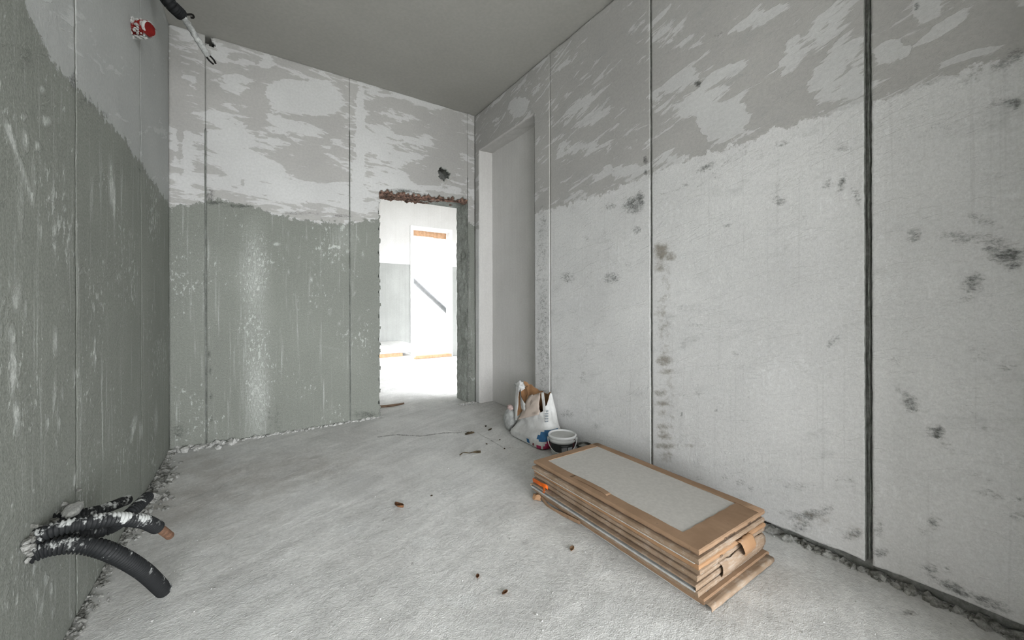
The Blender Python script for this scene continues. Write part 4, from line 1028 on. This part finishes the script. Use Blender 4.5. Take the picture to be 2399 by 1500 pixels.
# bearing from the bucket back towards the room: about 229 degrees
rb = lambda z, d=.0006: .080 + (.0905 - .080) * (z - .004) / (BH - .049) + d
LAB = arc_patch('label', rb(.028), rb(.086), .028, .086, 120, 335, MAT['label_dark'], 40)
arc_patch('label_field', rb(.022, .0010), rb(.062, .0010), .022, .062, 226, 252, MAT['label_grey'], 8, LAB)
arc_patch('label_field', rb(.040, .0010), rb(.064, .0010), .040, .064, 256, 282, MAT['label_pale'], 8, LAB)
arc_patch('label_field', rb(.022, .0013), rb(.032, .0013), .022, .032, 226, 240, MAT['label_green'], 6, LAB)
for k in range(3): arc_patch('label_line', rb(.074 - k * .006, .0010), rb(.0765 - k * .006, .0010), .074 - k * .006, .0765 - k * .006, 224 + k * 5, 258 - k * 4, MAT['label_grey'], 8, LAB)
arc_patch('red_mark', rb(.034, .0014), .0965, .034, BH - .018, 288, 299, MAT['label_red'], 6)
hp = []
for i in range(41):                                    # bail handle, lowered towards the room
    t = i / 40 * math.pi; ang0 = math.radians(229)
    along = math.cos(t) * .103; out = math.sin(t) * .106
    side = np.array([math.cos(ang0 - math.pi / 2), math.sin(ang0 - math.pi / 2), 0]); fw = np.array([math.cos(ang0), math.sin(ang0), 0])
    hp.append(side * along + fw * out * 1.0 + np.array([0, 0, BH - .030 - math.sin(t) * .080]))
mesh_obj('handle', *tube(hp, .0032, 8), MAT['white_plastic'], bk, True)
for s_ in (-1, 1):
    side = np.array([math.cos(math.radians(229 - 90 * s_)), math.sin(math.radians(229 - 90 * s_)), 0])
    mesh_obj('handle_lug', *tube([side * .090 + np.array([0, 0, BH - .03]), side * .108 + np.array([0, 0, BH - .03])], .008, 12), MAT['white_plastic'], bk, True)

MAT['tin'] = simple_mat('dark_tin', (0.055, 0.055, 0.045), 0.5, 0.3, 30, 0.1, 0.4)
MAT['dried'] = simple_mat('dried_grey_filler', (0.33, 0.33, 0.31), 0.9, 0.12, 30, 0.4)
ca = empty('open_tin', (1.985, 2.035, 0), label='low open tin with dark rim between bucket and wall', category='tin')
mesh_obj('tin_body', *lathe([(.0, .0), (.050, .0), (.051, .058), (.0535, .060), (.0535, .064), (.050, .066), (.048, .062), (.0475, .030)], 36, False), MAT['tin'], ca, True)
mesh_obj('dried_filler', *lathe([(.048, .050), (.03, .052), (.0, .050)], 30, False), MAT['dried'], ca, True)

# ------------------------------------------------------------------ sacks
def sack_mat():
    M = Mat('sack_paper'); p = M.obj(); x, y, z = M.xyz(p)
    n = M.noise(p, 9, 4, .6); f = M.noise(p, 40, 4, .65)
    c = M.mix(M.step(n, .3, .7), (0.50, 0.50, 0.49), (0.68, 0.685, 0.68))
    k = M.step(f, .66, .74); c = M.mix(M.mul(k, .35), c, (0.16, 0.16, 0.16))
    M.base(c); M.rough(.75); M.bump(M.add(M.mul(n, 2.0), f), .5, .006)
    return M.m
MAT['sack'] = sack_mat()
MAT['kraft'] = simple_mat('brown_kraft_paper', (0.34, 0.19, 0.095), 0.85, 0.12, 14, 0.4)
MAT['kraft_pale'] = simple_mat('dusty_kraft_paper', (0.52, 0.44, 0.385), 0.9, 0.06, 16, 0.4)
MAT['print_blue'] = simple_mat('blue_print', (0.035, 0.14, 0.30), 0.6, 0.12, 20, 0.1)
MAT['print_pink'] = simple_mat('pink_print', (0.50, 0.05, 0.13), 0.6, 0.15, 20, 0.1)
MAT['print_grey'] = simple_mat('grey_print', (0.26, 0.29, 0.31), 0.7, 0.1, 60, 0)

sk = empty('plaster_sack', (1.86, 2.45, 0), label='tall torn-open white plaster sack showing brown paper inside, leaning by the niche', category='sack')
so_ = np.array(sk.location)
NS = 80
def ring(z, x0, x1, y0, y1, pw=4.0, wob=.004, tilt=None, seed=0):
    """rounded-rectangle section of the sack in world metres"""
    out = []
    for k in range(NS):
        a = 2 * math.pi * k / NS; c, s = math.cos(a), math.sin(a)
        r = (abs(c) ** pw + abs(s) ** pw) ** (-1 / pw)
        x = (x0 + x1) / 2 + (x1 - x0) / 2 * c * r; y = (y0 + y1) / 2 + (y1 - y0) / 2 * s * r
        w = wob * math.sin(5 * a + seed * 1.7) + wob * .7 * math.sin(11 * a + seed * 2.9)
        zz_ = z if tilt is None else z + tilt(x, y, a)
        out.append((x + w * c - so_[0], y + w * s - so_[1], zz_))
    return out
def rimz(x, y, a):
    # opening: highest at the far side, dipping towards the room
    return 0.0
tl = lambda k: (lambda x, y, a: k * (2.68 - y) / .44)
secs = [ring(.000, 1.790, 1.985, 2.270, 2.655, 6, .001, None, 1), ring(.005, 1.757, 2.000, 2.242, 2.680, 7, .001, None, 1), ring(.030, 1.752, 2.005, 2.238, 2.684, 7, .002, None, 2), ring(.046, 1.756, 2.008, 2.242, 2.684, 7, .002, tl(.030), 3),
        ring(.052, 1.766, 2.010, 2.250, 2.682, 6, .002, tl(.030), 4), ring(.072, 1.795, 2.014, 2.272, 2.680, 4.5, .004, tl(.034), 5), ring(.110, 1.828, 2.020, 2.305, 2.688, 3.5, .005, tl(.020), 6), ring(.175, 1.845, 2.025, 2.330, 2.700, 3.2, .006, None, 7)]
def topring(fr, seed, shrink=0.0):
    """fr 0..1 between z=.175 and the torn rim"""
    out = []
    for k in range(NS):
        a = 2 * math.pi * k / NS; c, s = math.cos(a), math.sin(a); pw = 3.0
        r = (abs(c) ** pw + abs(s) ** pw) ** (-1 / pw)
        # rim heights by bearing
        deg = math.degrees(a) % 360
        zr = np.interp(deg, [0, 45, 70, 95, 118, 140, 165, 190, 215, 240, 262, 285, 315, 360], [.33, .37, .40, .405, .39, .33, .255, .222, .230, .262, .315, .365, .355, .33])
        zr += .006 * math.sin(9 * a + 1) + .004 * math.sin(17 * a)
        z = .175 + (zr - .175) * fr
        t = (z - .175) / .27
        x0, x1 = 1.845 + .035 * t, 2.025 + .003 * t; y0, y1 = 2.330 + .10 * t, 2.700 + .035 * t
        x = (x0 + x1) / 2 + ((x1 - x0) / 2 - shrink) * c * r; y = (y0 + y1) / 2 + ((y1 - y0) / 2 - shrink) * s * r
        w = .006 * math.sin(5 * a + 7 * 1.7 + fr * 2) + .004 * math.sin(11 * a + 3 * fr)
        out.append((x + w * c - so_[0], y + w * s - so_[1], z))
    return out
secs += [topring(f_, 1) for f_ in (.25, .5, .75, .9, 1.0)]
fine_ = []
for r0, r1 in zip(secs[:-1], secs[1:]):
    for t in (0, 1 / 3, 2 / 3): fine_.append([tuple(np.array(p0) * (1 - t) + np.array(p1) * t) for p0, p1 in zip(r0, r1)])
secs = fine_ + [secs[-1]]
vs = [p_ for r_ in secs for p_ in r_]; fs_ = [tuple(range(NS))[::-1]]
for i in range(len(secs) - 1):
    for k in range(NS): fs_.append((i * NS + k, i * NS + (k + 1) % NS, (i + 1) * NS + (k + 1) % NS, (i + 1) * NS + k))
ss_ = mesh_obj('sack_skin', vs, fs_, MAT['sack'], sk, True)
for m_ in ('print_blue', 'print_pink', 'print_grey'): ss_.data.materials.append(MAT[m_])
for pl_ in ss_.data.polygons:                            # printed fields of the paper
    c_ = np.array(pl_.center) + so_; X_, Y_, Z_ = c_
    if Y_ < 2.315 and X_ < 1.96 and .066 < Z_ < .122: pl_.material_index = 1
    elif Y_ < 2.252 and Z_ < .062 and 1.772 < X_ < 1.86 and Z_ < .02 + (X_ - 1.77) * 1.2: pl_.material_index = 2
    elif X_ < 1.765 and 2.258 < Y_ < 2.31 and Z_ < .035: pl_.material_index = 2
# brown liner: inner wall of the opening down to the powder
lin = [topring(1.0, 1, .0025), topring(.75, 1, .006), topring(.4, 1, .010), topring(.05, 1, .014)]
vs = [p_ for r_ in lin for p_ in r_]; fs_ = []
for i in range(3):
    for k in range(NS): fs_.append((i * NS + k, (i + 1) * NS + k, (i + 1) * NS + (k + 1) % NS, i * NS + (k + 1) % NS))
fs_.append(tuple(3 * NS + k for k in range(NS)))
mesh_obj('paper_liner', vs, fs_, MAT['kraft'], sk, True)
# dusty flap of the inner ply folded over the front, torn white rim and top crumple
def cloth(name, corners, mat, nu=16, nv=14, bulge=(0, 0, 0), amp=.004, seed=1, parent=None, off=None, thick=.002):
    c00, c10, c11, c01 = [np.array(c, float) for c in corners]
    s, t = np.meshgrid(np.linspace(0, 1, nu), np.linspace(0, 1, nv), indexing='ij')
    Pm = (c00 * ((1 - s) * (1 - t))[..., None] + c10 * (s * (1 - t))[..., None] + c11 * (s * t)[..., None] + c01 * ((1 - s) * t)[..., None])
    bl = (4 * s * (1 - s) * 4 * t * (1 - t))[..., None] * np.array(bulge)
    nrm = np.cross(c10 - c00, c01 - c00); nrm = nrm / np.linalg.norm(nrm)
    Pm = Pm + bl + amp * vnoise(s * 3, t * 3, 1.5, seed, 3)[..., None] * nrm
    rag = .10 * vnoise(s * 4, t * 4, 2.0, seed + 9, 2)
    Pm = Pm + (rag * (t > .99))[..., None] * (c01 - c00) * .6 + (rag * (s > .99))[..., None] * (c10 - c00) * .6
    if off is not None: Pm = Pm - off
    idx = np.arange(nu * nv).reshape(nu, nv)
    q_ = np.stack([idx[:-1, :-1], idx[1:, :-1], idx[1:, 1:], idx[:-1, 1:]], -1).reshape(-1, 4)
    o_ = mesh_obj(name, Pm.reshape(-1, 3), q_, mat, parent, True)
    md = o_.modifiers.new('thickness', 'SOLIDIFY'); md.thickness = thick
    return o_
hx = lambda u, v, x: hit(u, v, 0, x)
cloth('folded_flap', [hx(1213, 984, 1.818), hx(1262, 972, 1.838), hx(1263, 922, 1.905), hx(1238, 928, 1.890)], MAT['kraft_pale'], bulge=(-.018, -.010, .004), amp=.010, seed=31, parent=sk, off=so_)
cloth('inner_fold', [hx(1208, 978, 1.832), hx(1238, 950, 1.868), hx(1236, 905, 1.925), hx(1213, 908, 1.905)], MAT['kraft'], bulge=(.010, .0, .0), amp=.012, seed=32, parent=sk, off=so_)
cloth('torn_edge', [hx(1205, 985, 1.822), hx(1211, 985, 1.816), hx(1216, 905, 1.884), hx(1207, 905, 1.890)], MAT['sack'], amp=.006, seed=33, parent=sk, off=so_, nu=6, nv=16)
cloth('torn_edge', [hx(1273, 968, 1.845), hx(1279, 968, 1.850), hx(1274, 919, 1.915), hx(1268, 919, 1.905)], MAT['sack'], amp=.004, seed=34, parent=sk, off=so_, nu=6, nv=14)
bm = bmesh.new(); bmesh.ops.create_icosphere(bm, subdivisions=3, radius=1.0)
tp_ = hx(1218, 905, 1.905)
for q_ in bm.verts:
    k = 1 + .55 * float(vnoise(np.array(q_.co.x * 2 + 3.0), np.array(q_.co.y * 2 + q_.co.z * 1.7), 2.2, 91, 3))
    q_.co = Vector((q_.co.x * .030 * k, q_.co.y * .062 * k, q_.co.z * .046 * k)) + Vector(tp_ - so_) + Vector((.012, .012, -.008))
bm_obj('crumpled_top', bm, MAT['sack'], sk, True)
# printed panels on the foot of the sack (facing the room end and along the long side)
def decal(name, pts, mat):
    return mesh_obj(name, [np.array(p_) - so_ for p_ in pts], [tuple(range(len(pts)))], mat, sk)
xS = 1.7478
decal('blue_print', [(xS, 2.375, .020), (xS, 2.410, .020), (xS + .002, 2.420, .046), (xS + .002, 2.390, .048)], MAT['print_blue'])
decal('red_print', [(xS, 2.322, .016), (xS, 2.342, .018), (xS + .001, 2.340, .036), (xS + .001, 2.324, .034)], MAT['label_red'])
for k in range(5):                                      # small grey print block on the upper body
    a0 = hx(1277, 962 + k * 6, 1.858 - k * .001); a1 = hx(1285, 961 + k * 6, 1.90); d_ = np.array([-.006, -.006, 0])
    decal('grey_print', [a0 + d_, a1 + d_, a1 + d_ + np.array([0, 0, -.010]), a0 + d_ + np.array([0, 0, -.010])], MAT['print_grey'])

sb = empty('stuffed_bag', (1.845, 2.790, 0), label='small dirty grey-white bag slumped beside the plaster sack', category='bag')
bm = bmesh.new(); bmesh.ops.create_icosphere(bm, subdivisions=4, radius=1.0)
for q_ in bm.verts:
    z_ = q_.co.z; wv_ = 1 - .35 * max(z_, 0) ** 1.5
    k = 1 + .18 * float(vnoise(np.array(q_.co.x * 2 + 3.0), np.array(q_.co.y * 2 + z_ * 1.7), 1.6, 95, 3))
    q_.co = Vector((q_.co.x * .052 * wv_ * k, q_.co.y * .075 * wv_ * k, max(z_, -.86) * .095 * k + .083))
    q_.co.z = max(q_.co.z, 0.0)
MAT['bag'] = simple_mat('dirty_plastic_bag', (0.44, 0.45, 0.44), 0.6, 0.16, 26, 0.5)
MAT['bag_top'] = simple_mat('pinkish_knot', (0.55, 0.42, 0.40), 0.7, 0.12, 20, 0.3)
bm_obj('bag_body', bm, MAT['bag'], sb, True)
bm = bmesh.new(); bmesh.ops.create_icosphere(bm, subdivisions=3, radius=1.0)
for q_ in bm.verts:
    k = 1 + .3 * float(vnoise(np.array(q_.co.x * 2 + 3.0), np.array(q_.co.y * 2 + q_.co.z * 1.7), 1.6, 97, 3))
    q_.co = Vector((q_.co.x * .020 * k, q_.co.y * .040 * k, q_.co.z * .024 * k + .185))
bm_obj('knotted_top', bm, MAT['bag_top'], sb, True)

# ------------------------------------------------------------------ bits on the floor
MAT['leaf'] = simple_mat('dry_brown_leaf', (0.22, 0.10, 0.045), 0.8, 0.3, 40, 0.3)
MAT['leaf_tan'] = simple_mat('tan_scrap', (0.34, 0.21, 0.12), 0.85, 0.25, 40, 0.3)
MAT['soil'] = simple_mat('brown_clump', (0.10, 0.075, 0.045), 0.95, 0.3, 40, 0.6)
def leaf(name, u, v, L, wdt, rot, curl, mat, label, cat):
    c = onfloor(u, v); vs, fs_ = [], []; n = 9; m = 5
    for i in range(n):
        t = i / (n - 1); w = wdt * math.sin(math.pi * min(max(t * .94 + .03, 0), 1)) ** .8
        for j in range(m):
            s = j / (m - 1) * 2 - 1
            x = (t - .5) * L; y = s * w * (1 - .35 * curl * s * s); z = .0015 + curl * (abs(s) ** 1.6 * wdt * .9 + (t - .5) ** 2 * L * .35) + .0008 * math.sin(7 * t + 3 * s)
            vs.append((x, y, z))
    for i in range(n - 1):
        for j in range(m - 1): a = i * m + j; fs_.append((a, a + 1, a + m + 1, a + m))
    o_ = mesh_obj(name, vs, fs_, mat, None, True, label=label, category=cat)
    o_.location = (c[0], c[1], -.001); o_.rotation_euler = (0, 0, math.radians(rot))
    md = o_.modifiers.new('thickness', 'SOLIDIFY'); md.thickness = .0012; md.offset = 1
    return o_
leaf('dry_leaf', 935, 1188, .060, .019, -62, .85, MAT['leaf'], 'curled brown dry leaf, largest on the open floor', 'leaf')
leaf('wood_chip', 1340, 1287, .036, .011, 35, .5, MAT['leaf_tan'], 'tan wood chip near the long side of the tile packs', 'scrap')
leaf('dry_leaf', 1119, 1352, .022, .008, 50, .7, MAT['leaf'], 'small dark red-brown leaf scrap with a pointed tip', 'leaf')
leaf('dry_leaf', 1183, 1390, .026, .009, 10, .6, MAT['leaf'], 'small dark brown leaf scrap nearest the wide front of the tile packs', 'leaf')
leaf('dark_chip', 1011, 1162, .014, .006, 5, .4, MAT['soil'], 'tiny black chip behind the largest dry leaf', 'scrap')
for (u, v, L, r_, lb) in ((1148, 1008, .046, 20, 'larger dark curled bark chip between soil clump and plaster sack'), (1138, 1000, .030, 60, 'smaller dark bark chip by the foot of the niche')):
    leaf('bark_chip', u, v, L, .010, r_, .8, MAT['soil'], lb, 'scrap')['group'] = 'bark chips before the sack'
for (u, v, lb) in ((1140, 1041, 'little dark crumb behind the broken twig'), (1171, 1031, 'little dark crumb midway between soil clump and plaster sack'), (1182, 1052, 'little dark crumb at the end of the fine floor crack')):
    leaf('dark_crumb', u, v, .018, .007, random.uniform(0, 180), .5, MAT['soil'], lb, 'scrap')['group'] = 'dark crumbs before the sack'
sp = []
c = onfloor(1100, 1016)
bm = bmesh.new(); bmesh.ops.create_icosphere(bm, subdivisions=3, radius=1.0)
for q_ in bm.verts:
    k = 1 + .55 * float(vnoise(np.array(q_.co.x * 3 + 3.0), np.array(q_.co.y * 3 + q_.co.z * 2.7), 1.6, 99, 3))
    q_.co = Vector((q_.co.x * .042 * k, q_.co.y * .016 * k, max(q_.co.z * .013 * k, -.002)))
bm_obj('soil_clump', bm, MAT['soil'], None, False, label='brown clump at the end of the floor crack in front of the doorway', category='clump').location = (c[0], c[1], .001)
tw = [onfloor(1077, 1068), onfloor(1086, 1064), onfloor(1100, 1063), onfloor(1108, 1061), onfloor(1126, 1060)]
tw = [np.array([q_[0], q_[1], .004 + .006 * (i == 1)]) for i, q_ in enumerate(tw)]
path, L = spline(tw, 24)
mesh_obj('broken_twig', *tube(path, [.0035 + .0005 * math.sin(i) + (.006 if i > 15 else 0) * min(1, (i - 15) / 4) for i in range(24)], 8), MAT['soil'], None, True, label='dark broken twig with a thick end in front of the doorway', category='twig')
# stick lying just inside the next room
a_, b_ = onfloor(882, 957), onfloor(947, 950)
st_ = empty('wooden_batten', (float(a_[0]), float(a_[1]), 0), label='dark thin batten lying on the floor just beyond the doorway', category='batten')
bb = np.array(b_) - np.array(a_)
path, L = spline([(-bb * .9) + np.array([0, 0, .014]), np.array([0, 0, .014]), bb * .6 + np.array([0, 0, .012]), bb + np.array([0, 0, .022])], 20)
mesh_obj('batten_strip', *tube(path, [.013] * 17 + [.011, .010, .009], 4), MAT['wood_dark'], st_, False)
